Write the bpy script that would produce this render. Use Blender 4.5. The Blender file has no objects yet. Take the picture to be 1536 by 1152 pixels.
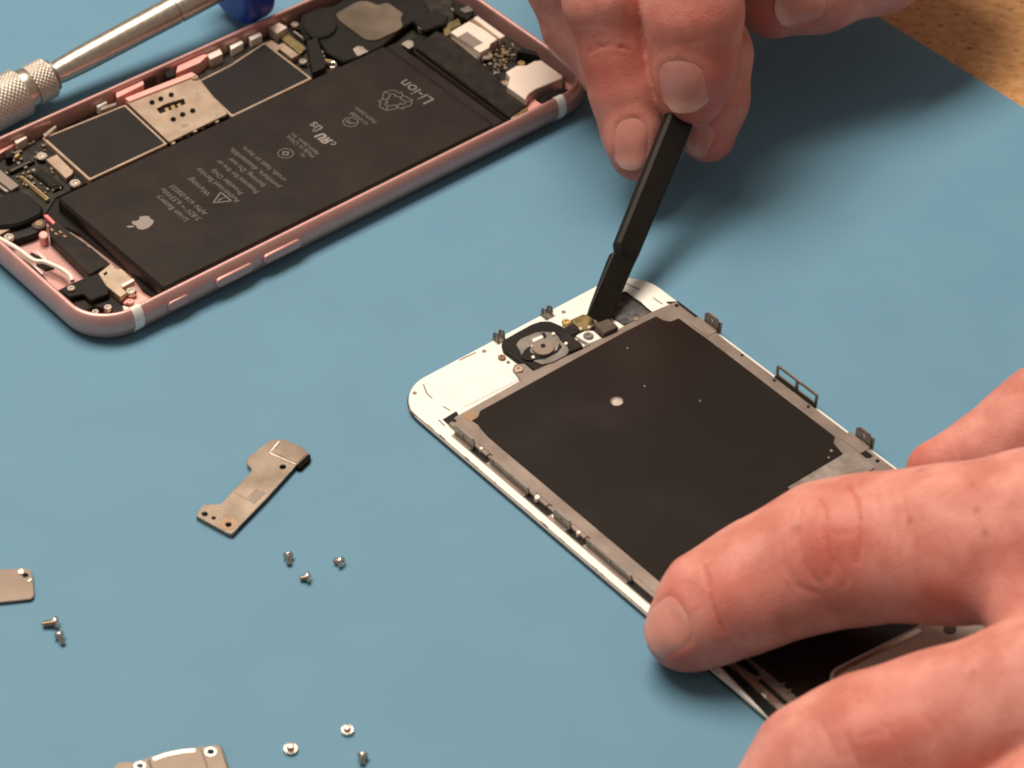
import bpy, bmesh, math, random
import numpy as np
from mathutils import Vector, Matrix
from mathutils.geometry import tessellate_polygon
random.seed(7)
S = 0.001                                    # all builders work in millimetres
C = bpy.context.scene.collection
sc = bpy.context.scene

# ------------------------------------------------------------------ camera
FPX, CAM_H, PITCH, ROLL = 4400.0, 395.79462, 0.73394, 0.04604
_fw = np.array([0, math.cos(PITCH), -math.sin(PITCH)])
_rt = np.array([1.0, 0, 0]); _up = np.cross(_rt, _fw)
_r2 = math.cos(ROLL) * _rt + math.sin(ROLL) * _up
_u2 = np.cross(_r2, _fw)
cd = bpy.data.cameras.new('camera')
cam = bpy.data.objects.new('camera', cd); C.objects.link(cam)
cd.sensor_fit = 'HORIZONTAL'; cd.sensor_width = 36.0; cd.lens = FPX / 1536 * 36
cd.clip_start = 0.02; cd.clip_end = 50
cam.matrix_world = Matrix(((_r2[0], _u2[0], -_fw[0], 0), (_r2[1], _u2[1], -_fw[1], 0),
                           (_r2[2], _u2[2], -_fw[2], CAM_H * S), (0, 0, 0, 1)))
cd.dof.use_dof = True; cd.dof.focus_distance = 0.60; cd.dof.aperture_fstop = 28
sc.camera = cam

# ------------------------------------------------------------------ light
sc.view_settings.view_transform = 'Standard'; sc.view_settings.look = 'None'
sc.view_settings.exposure = 0.0; sc.view_settings.gamma = 1.0
w = bpy.data.worlds.new('World'); sc.world = w; w.use_nodes = True
w.node_tree.nodes['Background'].inputs[0].default_value = (1.0, 0.84, 0.70, 1)
w.node_tree.nodes['Background'].inputs[1].default_value = 0.24

def area(name, loc, target, size, size_y, power, col):
    l = bpy.data.lights.new(name, 'AREA'); l.shape = 'RECTANGLE'; l.size = size; l.size_y = size_y
    l.energy = power; l.color = col
    o = bpy.data.objects.new(name, l); C.objects.link(o); o.location = loc
    o.rotation_euler = (Vector(target) - Vector(loc)).to_track_quat('-Z', 'Y').to_euler()
    return o
area('ceiling_panel', (-0.36, 0.78, 1.22), (0, 0.46, 0), 1.0, 0.50, 26.0, (1.0, 0.865, 0.725))

# ------------------------------------------------------------------ pixel helpers (pixel -> point on a plane of height z, mm)
def cam_ray(px, py):
    return _fw * FPX + _r2 * (px - 768) - _u2 * (py - 576)
def at(px, py, z):
    d = cam_ray(px, py); t = (z - CAM_H) / d[2]
    return np.array([0, 0, CAM_H]) + t * d
def pxmm(p):
    return FPX / float((np.asarray(p) - np.array([0, 0, CAM_H])) @ _fw)
def crop(pts, s, ox, oy):
    return [(ox + x / s, oy + y / s) for x, y in pts]

class Frame:
    def __init__(self, x, y, th):
        self.x, self.y, self.th = x, y, th
        self.c, self.s = math.cos(th), math.sin(th)
    def uv(self, px, py, z):
        p = at(px, py, z); dx, dy = p[0] - self.x, p[1] - self.y
        return (self.c * dx + self.s * dy, -self.s * dx + self.c * dy)
    def poly(self, pts, z):
        return [self.uv(a, b, z) for a, b in pts]

# ------------------------------------------------------------------ materials
def mat(name, c1, c2=None, rough=0.5, metal=0.0, spec=0.5, scale=400, bump=0.0, bscale=None, bdist=0.00005,
        rvar=0.0, sss=0.0, coat=0.0, detail=4, contrast=(0.3, 0.7), aniso=None):
    m = bpy.data.materials.new(name); m.use_nodes = True
    nt = m.node_tree; b = nt.nodes['Principled BSDF']
    b.inputs['Roughness'].default_value = rough; b.inputs['Metallic'].default_value = metal
    b.inputs['Specular IOR Level'].default_value = spec; b.inputs['Coat Weight'].default_value = coat
    tc = nt.nodes.new('ShaderNodeTexCoord')
    src = tc.outputs['Object']
    if aniso:
        mp = nt.nodes.new('ShaderNodeMapping'); mp.inputs['Scale'].default_value = aniso
        nt.links.new(src, mp.inputs[0]); src = mp.outputs[0]
    def noise(sc_, det):
        n = nt.nodes.new('ShaderNodeTexNoise'); n.inputs['Scale'].default_value = sc_; n.inputs['Detail'].default_value = det
        nt.links.new(src, n.inputs['Vector']); return n
    if c2:
        n = noise(scale, detail); r = nt.nodes.new('ShaderNodeValToRGB')
        r.color_ramp.elements[0].position, r.color_ramp.elements[1].position = contrast
        r.color_ramp.elements[0].color = (*c1, 1); r.color_ramp.elements[1].color = (*c2, 1)
        nt.links.new(n.outputs['Fac'], r.inputs[0]); nt.links.new(r.outputs[0], b.inputs['Base Color'])
        if rvar:
            mr = nt.nodes.new('ShaderNodeMapRange'); mr.inputs[3].default_value = rough - rvar; mr.inputs[4].default_value = rough + rvar
            nt.links.new(n.outputs['Fac'], mr.inputs[0]); nt.links.new(mr.outputs[0], b.inputs['Roughness'])
    else:
        b.inputs['Base Color'].default_value = (*c1, 1)
    if bump:
        n2 = noise(bscale or scale * 3, 3); bp = nt.nodes.new('ShaderNodeBump')
        bp.inputs['Strength'].default_value = bump; bp.inputs['Distance'].default_value = bdist
        nt.links.new(n2.outputs['Fac'], bp.inputs['Height']); nt.links.new(bp.outputs[0], b.inputs['Normal'])
    return m

M = {}
M['mat'] = mat('blue_rubber', (.114, .256, .370), (.124, .272, .388), rough=.62, spec=.32, scale=55, bump=.6, bscale=2400, bdist=.00009, rvar=.05)
M['rose'] = mat('rose_anodised', (.54, .305, .282), (.60, .345, .318), rough=.40, metal=.6, scale=300, bump=.12, bscale=4000, bdist=.00002)
M['rose_in'] = mat('rose_inside', (.80, .36, .32), (.86, .46, .40), rough=.5, metal=.3, scale=250, bump=.1)
M['battery'] = mat('battery_wrap', (.012, .0078, .0058), (.018, .012, .009), rough=.36, spec=.28, scale=120, bump=.15, bscale=500, bdist=.00008, rvar=.06)
M['print'] = mat('grey_print', (.13, .108, .097), rough=.6)
M['print_mid'] = mat('mid_print', (.17, .142, .13), rough=.6)
M['print_light'] = mat('pale_print', (.25, .212, .195), rough=.6)
M['black'] = mat('black_plastic', (.006, .0048, .0042), (.011, .0088, .0072), rough=.48, spec=.20, scale=300)
M['flex'] = mat('black_flex', (.009, .0068, .0055), (.024, .017, .012), rough=.42, spec=.22, scale=350, contrast=(.4, .75))
M['pcb'] = mat('dark_board', (.010, .009, .0065), (.036, .027, .016), rough=.55, spec=.3, scale=450, contrast=(.45, .75), bump=.5, bscale=900, bdist=.0002)
M['sticker'] = mat('shield_sticker', (.012, .0095, .0092), (.016, .0130, .0125), rough=.38, spec=.25, scale=150)
M['tan'] = mat('tan_metal', (.46, .345, .26), (.55, .425, .325), rough=.38, metal=.75, scale=220, rvar=.08, bump=.08, bscale=900)
M['silver'] = mat('silver_metal', (.72, .62, .53), (.82, .73, .64), rough=.30, metal=1.0, scale=300, rvar=.08)
M['bright'] = mat('bright_metal', (.86, .74, .66), (.92, .80, .72), rough=.42, metal=.6, scale=200)
M['gold'] = mat('gold_contact', (.55, .38, .15), (.70, .52, .25), rough=.35, metal=.9, scale=800)
M['screw'] = mat('steel_screw', (.50, .42, .36), (.70, .60, .52), rough=.28, metal=1.0, scale=900)
M['white'] = mat('white_plastic', (.82, .81, .76), (.85, .84, .79), rough=.38, spec=.5, scale=200)
M['white_cable'] = mat('white_cable', (.82, .76, .70), rough=.4)
M['glass_edge'] = mat('black_glass', (.008, .008, .008), rough=.12, spec=.6)
M['plate'] = mat('lcd_plate', (.20, .158, .135), (.29, .235, .205), rough=.42, metal=.55, scale=160, rvar=.10, bump=.06, bscale=700)
M['cover'] = mat('satin_cover', (.58, .50, .42), (.66, .575, .49), rough=.5, metal=.0, scale=200)
M['tape'] = mat('cloudy_tape', (.17, .142, .122), (.36, .31, .275), rough=.4, metal=.3, scale=220, contrast=(.35, .65))
M['plate_dark'] = mat('rail_metal', (.19, .175, .155), (.28, .255, .23), rough=.40, metal=.75, scale=300, rvar=.08)
M['sheet'] = mat('graphite_sheet', (.0130, .0088, .0068), (.025, .019, .0165), rough=.22, spec=.38, scale=48, bump=.05, bscale=160, bdist=.00015, rvar=.04, contrast=(.58, .95), detail=8)
M['foil'] = mat('black_foil', (.03, .026, .026), (.11, .10, .10), rough=.5, scale=700, contrast=(.4, .7), bump=.6, bscale=900, bdist=.0002)
M['brown'] = mat('brown_connector', (.05, .033, .024), (.085, .058, .042), rough=.5, scale=500)
M['brass'] = mat('aged_brass', (.16, .12, .055), (.35, .27, .13), rough=.4, metal=.8, scale=600)
M['blue'] = mat('blue_cap', (.010, .040, .34), (.014, .05, .40), rough=.38, spec=.5, scale=200)
M['alu'] = mat('brushed_aluminium', (.50, .44, .38), (.58, .52, .455), rough=.34, metal=.95, scale=900, rvar=.08, bump=.1, bscale=2500, bdist=.00002)
M['knurl'] = mat('knurled_aluminium', (.46, .41, .36), (.54, .49, .43), rough=.48, metal=.8)
M['spudger'] = mat('black_nylon', (.0075, .0058, .0048), (.012, .0094, .0075), rough=.55, spec=.20, scale=300, bump=.2, bscale=1500, bdist=.00004, rvar=.06)
M['bracket'] = mat('nickel_bracket', (.30, .235, .18), (.42, .335, .265), rough=.27, metal=.9, scale=130, rvar=.06, bump=.03, bscale=600)
M['bracket_brown'] = mat('brown_nickel_bracket', (.18, .138, .105), (.25, .195, .155), rough=.46, metal=.5, scale=90, rvar=.06)
M['shade_black'] = mat('bracket_shade_black', (.004, .0035, .003), rough=.8, spec=.1)  # shade painted as black on the long bracket's fold and right wall
M['dull'] = mat('etched_patch', (.24, .195, .165), rough=.55, metal=.6)
M['rust'] = mat('brown_stain', (.25, .155, .09), (.33, .215, .135), rough=.45, metal=.6, scale=600)
M['pinkled'] = mat('pink_tab', (.85, .25, .24), rough=.4)

def table_mat():
    m = bpy.data.materials.new('speckled_board'); m.use_nodes = True
    nt = m.node_tree; b = nt.nodes['Principled BSDF']; b.inputs['Roughness'].default_value = .5
    tc = nt.nodes.new('ShaderNodeTexCoord')
    mp = nt.nodes.new('ShaderNodeMapping'); mp.inputs['Rotation'].default_value = (0, 0, .5); mp.inputs['Scale'].default_value = (1, 1.5, 1)
    nt.links.new(tc.outputs['Object'], mp.inputs[0])
    def nz(s, d, dist=0.0):
        n = nt.nodes.new('ShaderNodeTexNoise'); n.inputs['Scale'].default_value = s; n.inputs['Detail'].default_value = d
        n.inputs['Distortion'].default_value = dist; nt.links.new(mp.outputs[0], n.inputs['Vector']); return n
    def ramp(src, p0, c0, p1, c1):
        r = nt.nodes.new('ShaderNodeValToRGB'); e = r.color_ramp.elements
        e[0].position, e[1].position = p0, p1; e[0].color, e[1].color = (*c0, 1), (*c1, 1)
        nt.links.new(src, r.inputs[0]); return r
    base = ramp(nz(330, 6).outputs['Fac'], .35, (.50, .245, .085), .68, (.66, .355, .145))
    spk = ramp(nz(520, 3, .4).outputs['Fac'], .30, (.10, .03, .01), .40, (1, 1, 1))
    mx = nt.nodes.new('ShaderNodeMix'); mx.data_type = 'RGBA'; mx.blend_type = 'MULTIPLY'; mx.inputs[0].default_value = .75
    nt.links.new(base.outputs[0], mx.inputs[6]); nt.links.new(spk.outputs[0], mx.inputs[7])
    nt.links.new(mx.outputs[2], b.inputs['Base Color'])
    return m
M['table'] = table_mat()

def skin_mat(ang):
    m = bpy.data.materials.new('skin'); m.use_nodes = True
    nt = m.node_tree; b = nt.nodes['Principled BSDF']
    b.inputs['Roughness'].default_value = .52; b.inputs['Specular IOR Level'].default_value = .30
    b.inputs['Subsurface Weight'].default_value = .30; b.inputs['Subsurface Radius'].default_value = (1.0, .35, .2)
    b.inputs['Subsurface Scale'].default_value = .0022
    tc = nt.nodes.new('ShaderNodeTexCoord')
    def nz(s, d):
        n = nt.nodes.new('ShaderNodeTexNoise'); n.inputs['Scale'].default_value = s; n.inputs['Detail'].default_value = d
        nt.links.new(tc.outputs['Object'], n.inputs['Vector']); return n
    n1 = nz(130, 5)
    r = nt.nodes.new('ShaderNodeValToRGB'); e = r.color_ramp.elements
    e[0].position, e[1].position = .36, .64; e[0].color = (.54, .200, .158, 1); e[1].color = (.68, .305, .252, 1)
    nt.links.new(n1.outputs['Fac'], r.inputs[0])
    at_ = nt.nodes.new('ShaderNodeAttribute'); at_.attribute_name = 'flush'
    mx = nt.nodes.new('ShaderNodeMix'); mx.data_type = 'RGBA'
    nt.links.new(at_.outputs['Fac'], mx.inputs[0]); nt.links.new(r.outputs[0], mx.inputs[6]); mx.inputs[7].default_value = (.50, .098, .068, 1)
    sp_ = nt.nodes.new('ShaderNodeAttribute'); sp_.attribute_name = 'spot'
    ms = nt.nodes.new('ShaderNodeMix'); ms.data_type = 'RGBA'
    sm = nt.nodes.new('ShaderNodeMath'); sm.operation = 'MULTIPLY'; sm.inputs[1].default_value = .55
    nt.links.new(sp_.outputs['Fac'], sm.inputs[0]); nt.links.new(sm.outputs[0], ms.inputs[0])
    nt.links.new(mx.outputs[2], ms.inputs[6]); ms.inputs[7].default_value = (.26, .075, .045, 1); mx = ms
    n2 = nz(620, 2); r2 = nt.nodes.new('ShaderNodeValToRGB'); e2 = r2.color_ramp.elements
    e2[0].position, e2[1].position = .28, .42; e2[0].color = (.80, .62, .55, 1); e2[1].color = (1, 1, 1, 1)
    nt.links.new(n2.outputs['Fac'], r2.inputs[0])
    m2 = nt.nodes.new('ShaderNodeMix'); m2.data_type = 'RGBA'; m2.blend_type = 'MULTIPLY'; m2.inputs[0].default_value = .3
    nt.links.new(mx.outputs[2], m2.inputs[6]); nt.links.new(r2.outputs[0], m2.inputs[7])
    nt.links.new(m2.outputs[2], b.inputs['Base Color'])
    v = nt.nodes.new('ShaderNodeTexVoronoi'); v.inputs['Scale'].default_value = 1900
    nt.links.new(tc.outputs['Object'], v.inputs['Vector'])
    n3 = nz(1500, 3)
    ad = nt.nodes.new('ShaderNodeMath'); ad.operation = 'ADD'
    mp = nt.nodes.new('ShaderNodeMapping'); mp.vector_type = 'TEXTURE'; mp.inputs['Rotation'].default_value = (0, 0, ang); mp.inputs['Scale'].default_value = (1, 4.5, 2)
    nt.links.new(tc.outputs['Object'], mp.inputs[0])
    fl_ = nt.nodes.new('ShaderNodeTexNoise'); fl_.inputs['Scale'].default_value = 1500; fl_.inputs['Detail'].default_value = 4; fl_.inputs['Distortion'].default_value = .8
    nt.links.new(mp.outputs[0], fl_.inputs['Vector'])
    am = nt.nodes.new('ShaderNodeMath'); am.operation = 'MULTIPLY_ADD'; am.inputs[1].default_value = 1.5
    nt.links.new(fl_.outputs['Fac'], am.inputs[0]); nt.links.new(n3.outputs['Fac'], am.inputs[2])
    nt.links.new(v.outputs['Distance'], ad.inputs[0]); nt.links.new(am.outputs[0], ad.inputs[1])
    bp = nt.nodes.new('ShaderNodeBump'); bp.inputs['Strength'].default_value = .38; bp.inputs['Distance'].default_value = .00010
    nt.links.new(ad.outputs[0], bp.inputs['Height']); nt.links.new(bp.outputs[0], b.inputs['Normal'])
    return m
M['skin'] = skin_mat(math.radians(10)); M['skin_b'] = skin_mat(math.radians(85))
def nail_mat():
    m = mat('nail', (.58, .235, .19), (.64, .285, .235), rough=.22, spec=.5, scale=260, bump=.10, bscale=900, bdist=.00004)
    nt = m.node_tree; b = nt.nodes['Principled BSDF']; src = b.inputs['Base Color'].links[0].from_socket
    a_ = nt.nodes.new('ShaderNodeAttribute'); a_.attribute_name = 'tip'
    mx = nt.nodes.new('ShaderNodeMix'); mx.data_type = 'RGBA'; nt.links.new(a_.outputs['Fac'], mx.inputs[0])
    nt.links.new(src, mx.inputs[6]); mx.inputs[7].default_value = (.70, .47, .39, 1); nt.links.new(mx.outputs[2], b.inputs['Base Color'])
    b.inputs['Subsurface Weight'].default_value = .25; b.inputs['Subsurface Radius'].default_value = (1, .4, .3); b.inputs['Subsurface Scale'].default_value = .0012
    return m
M['nail'] = nail_mat()

# ------------------------------------------------------------------ mesh builder
def inset(poly, d):
    n = len(poly); out = []
    a = sum(poly[i][0] * poly[(i + 1) % n][1] - poly[(i + 1) % n][0] * poly[i][1] for i in range(n))
    sg = 1 if a > 0 else -1
    for i in range(n):
        p0, p1, p2 = Vector(poly[i - 1]), Vector(poly[i]), Vector(poly[(i + 1) % n])
        e1, e2 = (p1 - p0), (p2 - p1)
        if e1.length < 1e-6 or e2.length < 1e-6: out.append(tuple(p1)); continue
        e1.normalize(); e2.normalize()
        n1, n2 = Vector((-e1.y, e1.x)) * sg, Vector((-e2.y, e2.x)) * sg
        m_ = n1 + n2
        if m_.length < 1e-4: m_ = n1
        m_.normalize(); k = d / max(.45, m_.dot(n1))
        out.append((p1.x + m_.x * k, p1.y + m_.y * k))
    return out
def rounded(poly, r, k=4):
    n = len(poly); out = []
    for i in range(n):
        p0, p1, p2 = Vector(poly[i - 1]), Vector(poly[i]), Vector(poly[(i + 1) % n])
        a, b = p0 - p1, p2 - p1
        d = min(r, a.length * .45, b.length * .45)
        A, B = p1 + a.normalized() * d, p1 + b.normalized() * d
        for j in range(k + 1):
            t = j / k
            out.append(tuple(A * (1 - t) ** 2 + p1 * 2 * t * (1 - t) + B * t * t))
    return out
def circle(x, y, r, n=20, ry=None):
    return [(x + r * math.cos(2 * math.pi * i / n), y + (ry or r) * math.sin(2 * math.pi * i / n)) for i in range(n)]
def rect(x0, y0, x1, y1): return [(x0, y0), (x1, y0), (x1, y1), (x0, y1)]

class MB:
    def __init__(self): self.v, self.f = [], []
    def add(self, vs, fs):
        b = len(self.v); self.v += [tuple(map(float, p)) for p in vs]; self.f += [tuple(b + i for i in f) for f in fs]
        return self
    def prism(self, poly, z0, z1, bevel=0.0, holes=()):
        a = sum(poly[i][0] * poly[(i + 1) % len(poly)][1] - poly[(i + 1) % len(poly)][0] * poly[i][1] for i in range(len(poly)))
        if a < 0: poly = poly[::-1]
        n = len(poly)
        zf = z1 if callable(z1) else (lambda x, y: z1)
        if bevel:
            top = inset(poly, bevel)
            loops = [[(x, y, z0) for x, y in poly], [(x, y, zf(x, y) - bevel) for x, y in poly], [(x, y, zf(x, y)) for x, y in top]]
        else:
            top = poly
            loops = [[(x, y, z0) for x, y in poly], [(x, y, zf(x, y)) for x, y in poly]]
        vs = sum(loops, []); fs = []
        for l in range(len(loops) - 1):
            for i in range(n):
                j = (i + 1) % n; fs.append((l * n + i, l * n + j, (l + 1) * n + j, (l + 1) * n + i))
        if holes:
            hv = []; base = len(vs); lst = [[Vector((x, y, 0)) for x, y in top]]; idx = list(range((len(loops) - 1) * n, len(loops) * n))
            for h in holes:
                k = len(h); b0 = len(vs)
                vs += [(x, y, zf(x, y)) for x, y in h]; vs += [(x, y, z0) for x, y in h]
                idx += list(range(b0, b0 + k))
                lst.append([Vector((x, y, 0)) for x, y in h])
                for i in range(k):
                    j = (i + 1) % k; fs.append((b0 + i, b0 + j, b0 + k + j, b0 + k + i))
            for t in tessellate_polygon(lst): fs.append(tuple(idx[i] for i in t))
        else:
            fs.append(tuple(range((len(loops) - 1) * n, len(loops) * n)))
            fs.append(tuple(range(n - 1, -1, -1)))
        return self.add(vs, fs)
    def loft(self, loops, cap0=True, cap1=True, closed=True):
        n = len(loops[0]); vs = sum([list(l) for l in loops], []); fs = []
        for l in range(len(loops) - 1):
            for i in range(n if closed else n - 1):
                j = (i + 1) % n; fs.append((l * n + i, l * n + j, (l + 1) * n + j, (l + 1) * n + i))
        if cap0: fs.append(tuple(range(n - 1, -1, -1)))
        if cap1: fs.append(tuple(range((len(loops) - 1) * n, len(loops) * n)))
        return self.add(vs, fs)
    def lathe(self, prof, o, d, n=24, fn=None):          # prof: (distance along d, radius)
        d = Vector(d).normalized(); o = Vector(o)
        a = d.orthogonal().normalized(); b = d.cross(a)
        loops = []
        for k, (t, r) in enumerate(prof):
            L = []
            for i in range(n):
                th = 2 * math.pi * i / n; rr = r + (fn(k, i, t) if fn else 0)
                L.append(tuple(o + d * t + (a * math.cos(th) + b * math.sin(th)) * rr))
            loops.append(L)
        return self.loft(loops)
    def tube(self, pts, r, n=8):
        pts = [Vector(p) for p in pts]; loops = []
        for i, p in enumerate(pts):
            t = (pts[min(i + 1, len(pts) - 1)] - pts[max(i - 1, 0)]).normalized()
            a = t.cross(Vector((0, 0, 1)));  a = a.normalized() if a.length > 1e-4 else Vector((1, 0, 0))
            b = a.cross(t)
            loops.append([tuple(p + (a * math.cos(2 * math.pi * k / n) + b * math.sin(2 * math.pi * k / n)) * r) for k in range(n)])
        return self.loft(loops)
    def box(self, o, X, Y, Z):                            # corner + three edge vectors
        o, X, Y, Z = map(Vector, (o, X, Y, Z))
        vs = [o, o + X, o + X + Y, o + Y, o + Z, o + X + Z, o + X + Y + Z, o + Y + Z]
        return self.add([tuple(v) for v in vs], [(0, 3, 2, 1), (4, 5, 6, 7), (0, 1, 5, 4), (1, 2, 6, 5), (2, 3, 7, 6), (3, 0, 4, 7)])
    def ribbon(self, pts, wd, z0, z1):                    # flat strip along 2D points
        P = [Vector(p) for p in pts]; L, R = [], []
        for i, p in enumerate(P):
            t = (P[min(i + 1, len(P) - 1)] - P[max(i - 1, 0)]).normalized(); nn = Vector((-t.y, t.x)) * wd / 2
            L.append(tuple(p + nn)); R.append(tuple(p - nn))
        n = len(P)
        loops = [[(L[i][0], L[i][1], z0), (L[i][0], L[i][1], z1), (R[i][0], R[i][1], z1), (R[i][0], R[i][1], z0)] for i in range(n)]
        return self.loft(loops)
    def build(self, name, m, parent=None, smooth=False, angle=35, loc=None):
        me = bpy.data.meshes.new(name); me.from_pydata([(x * S, y * S, z * S) for x, y, z in self.v], [], self.f)
        bm = bmesh.new(); bm.from_mesh(me); bmesh.ops.recalc_face_normals(bm, faces=bm.faces)
        if smooth:
            for f in bm.faces: f.smooth = True
            for e in bm.edges:
                if len(e.link_faces) == 2 and e.calc_face_angle(0) > math.radians(angle): e.smooth = False
        bm.to_mesh(me); bm.free()
        me.materials.append(m)
        o = bpy.data.objects.new(name, me); C.objects.link(o)
        if parent: o.parent = parent
        if loc is not None: o.location = [c * S for c in loc]
        return o

def tag(o, label, cat, group=None, kind=None):
    if label: o['label'] = label
    if cat: o['category'] = cat
    if group: o['group'] = group
    if kind: o['kind'] = kind
    return o
def thing(name, label, cat, loc=(0, 0, 0), rz=0.0, group=None):
    o = bpy.data.objects.new(name, None); C.objects.link(o); o.empty_display_size = .01
    o.location = [c * S for c in loc]; o.rotation_euler = (0, 0, rz)
    return tag(o, label, cat, group)
def struct(name, mb, m):
    o = mb.build(name, m); o['kind'] = 'structure'; return o

def text_mesh(txt, bold=0.0):
    cu = bpy.data.curves.new('t', 'FONT'); cu.body = txt; cu.size = 1; cu.offset = bold; cu.resolution_u = 3
    ob = bpy.data.objects.new('t', cu); C.objects.link(ob)
    dg = bpy.context.evaluated_depsgraph_get(); me = bpy.data.meshes.new_from_object(ob.evaluated_get(dg))
    vs = [(v.co.x, v.co.y) for v in me.vertices]; fs = [tuple(p.vertices) for p in me.polygons]
    bpy.data.objects.remove(ob); bpy.data.curves.remove(cu); bpy.data.meshes.remove(me)
    return vs, fs

# ------------------------------------------------------------------ setting
e0, e1 = at(1314, 20, 0), at(1536, 159, 0)
ed = (e1 - e0) / np.linalg.norm(e1 - e0); en = np.array([ed[1], -ed[0], 0])   # en points away from the camera side
if en[0] > 0: en = -en
struct('tabletop', MB().prism(rect(-900, -500, 900, 1500), -22, -2.0), M['table'])
mb = MB()
c0 = e0 - ed * 420; c1 = e0 + ed * 520; c2 = c1 + en * 560; c3 = c0 + en * 560
mb.prism(rounded([tuple(p[:2]) for p in (c0, c1, c2, c3)], 8), -1.95, 0.0, bevel=.5)
tag(mb.build('work_mat', M['mat']), 'large smooth light blue rubber mat covering the tan table', 'mat')

# ------------------------------------------------------------------ opened phone
PH = Frame(-56.01303, 512.17985, 0.74478)
PL, PW = 138.3, 67.1
phone = thing('opened_phone', 'rose gold phone body lying open with its black battery and boards exposed', 'phone', (PH.x, PH.y, 0), PH.th)
def rrect(L, W, r, n=10):
    pts = []
    for cx, cy, a0 in ((L / 2 - r, W / 2 - r, 0), (-L / 2 + r, W / 2 - r, 90), (-L / 2 + r, -W / 2 + r, 180), (L / 2 - r, -W / 2 + r, 270)):
        for k in range(n + 1):
            a = math.radians(a0 + 90 * k / n); pts.append((cx + r * math.cos(a), cy + r * math.sin(a)))
    return pts
prof = [(4, 0), (2.4, .12), (1.2, .75), (.45, 1.8), (.05, 3.0), (0, 3.8), (.12, 4.8), (.5, 5.8), (1.0, 6.5), (1.35, 6.75), (1.75, 6.8), (2.0, 6.65), (2.1, 6.2), (2.1, 1.1)]
RC = 10.5
mb = MB(); mb.loft([[(x, y, z) for x, y in rrect(PL - 2 * i, PW - 2 * i, max(RC - i, 2), 12)] for i, z in prof])
shell = mb.build('shell', M['rose'], phone, smooth=True, angle=50)

def side_strip(u0, u1, off, prof_sel=prof[1:12]):        # band wrapped over the near long side
    loops = []
    for u in (u0, u1):
        P = [(i - off, z + (off if z > 6.6 else 0)) for i, z in prof_sel]
        loops.append([(u, -PW / 2 + i, z) for i, z in P] + [(u, -PW / 2 + i + .5, z - .3 * (z > 6)) for i, z in reversed(prof_sel)])
    return MB().loft(loops)
ub = PH.uv(206, 478, 4)[0]; side_strip(ub - 1.15, ub + 1.15, .04).build('antenna_band', M['white'], phone, smooth=True)
ub = PH.uv(841, 163, 4)[0]; side_strip(ub - 1.1, ub + 1.1, .04).build('antenna_band', M['white'], phone, smooth=True)
# buttons on the near side
def pill(u0, u1, z0, z1, v0, v1, nm, m):
    r = (z1 - z0) / 2; zc = (z0 + z1) / 2; outl = []
    for k in range(9):
        a = math.radians(90 + 180 * k / 8); outl.append((u0 + r + r * math.cos(a), zc + r * math.sin(a)))
    for k in range(9):
        a = math.radians(-90 + 180 * k / 8); outl.append((u1 - r + r * math.cos(a), zc + r * math.sin(a)))
    top = inset(outl, .18)
    MB().loft([[(a, v0, b) for a, b in outl], [(a, v1 + .15, b) for a, b in outl], [(a, v1, b) for a, b in top]]).build(nm, m, phone, smooth=True)
for (a, b), nm in ((((322, 424), (378, 396)), 'volume_button'), (((393, 388), (450, 360)), 'volume_button'), (((250, 459), (283, 443)), 'mute_switch')):
    u0, u1 = PH.uv(*a, 4.2)[0], PH.uv(*b, 4.2)[0]
    pill(u0, u1, 2.9, 5.0, -PW / 2 + .6, -PW / 2 - (.55 if nm != 'mute_switch' else .35), nm, M['rose'])
    MB().prism(rect(u0 - .35, 0, u1 + .35, .3), 0, 1).v
def P(pts, z, s=None, ox=0, oy=0):
    return PH.poly(crop(pts, s, ox, oy) if s else pts, z)
def keep_in(p, gap=2.35):                              # keep a point inside the rounded inner wall
    hx, hy, r = PL / 2 - gap, PW / 2 - gap, RC - gap
    u, v = max(-hx, min(hx, p[0])), max(-hy, min(hy, p[1]))
    cx, cy = abs(u) - (hx - r), abs(v) - (hy - r)
    if cx > 0 and cy > 0:
        d = math.hypot(cx, cy)
        if d > r: u, v = math.copysign(hx - r + cx * r / d, u), math.copysign(hy - r + cy * r / d, v)
    return (u, v)
def subdiv(poly, step=3.0):
    out = []
    for i in range(len(poly)):
        a, b = poly[i], poly[(i + 1) % len(poly)]; n = max(1, int(math.hypot(b[0] - a[0], b[1] - a[1]) / step))
        out += [(a[0] + (b[0] - a[0]) * k / n, a[1] + (b[1] - a[1]) * k / n) for k in range(n)]
    return out
def tidy(poly):
    out = []
    for p in poly:
        if not out or math.hypot(p[0] - out[-1][0], p[1] - out[-1][1]) > .03: out.append(p)
    if math.hypot(out[0][0] - out[-1][0], out[0][1] - out[-1][1]) < .03: out.pop()
    return out
def slab(name, pts, z0, z1, m, s=None, ox=0, oy=0, bevel=.0, rnd=0, holes=(), parent=None, smooth=False):
    poly = P(pts, z1, s, ox, oy)
    if any(keep_in(p) != p for p in poly): poly = tidy([keep_in(p) for p in subdiv(poly)])
    if rnd: poly = rounded(poly, rnd)
    return MB().prism(poly, z0, z1, bevel, holes).build(name, m, parent or phone, smooth)
G1 = (3.2, 0, 0); G2 = (3.2, 400, 0); G3 = (3.2, 0, 240); G5 = (6.4, 0, 200); G6 = (5.908, 0, 310)
GA = (6.778, 230, 180); GB = (5.486, 400, 90); G3b = (6.4, 380, 0); G4b = (5.486, 600, 0)

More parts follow.
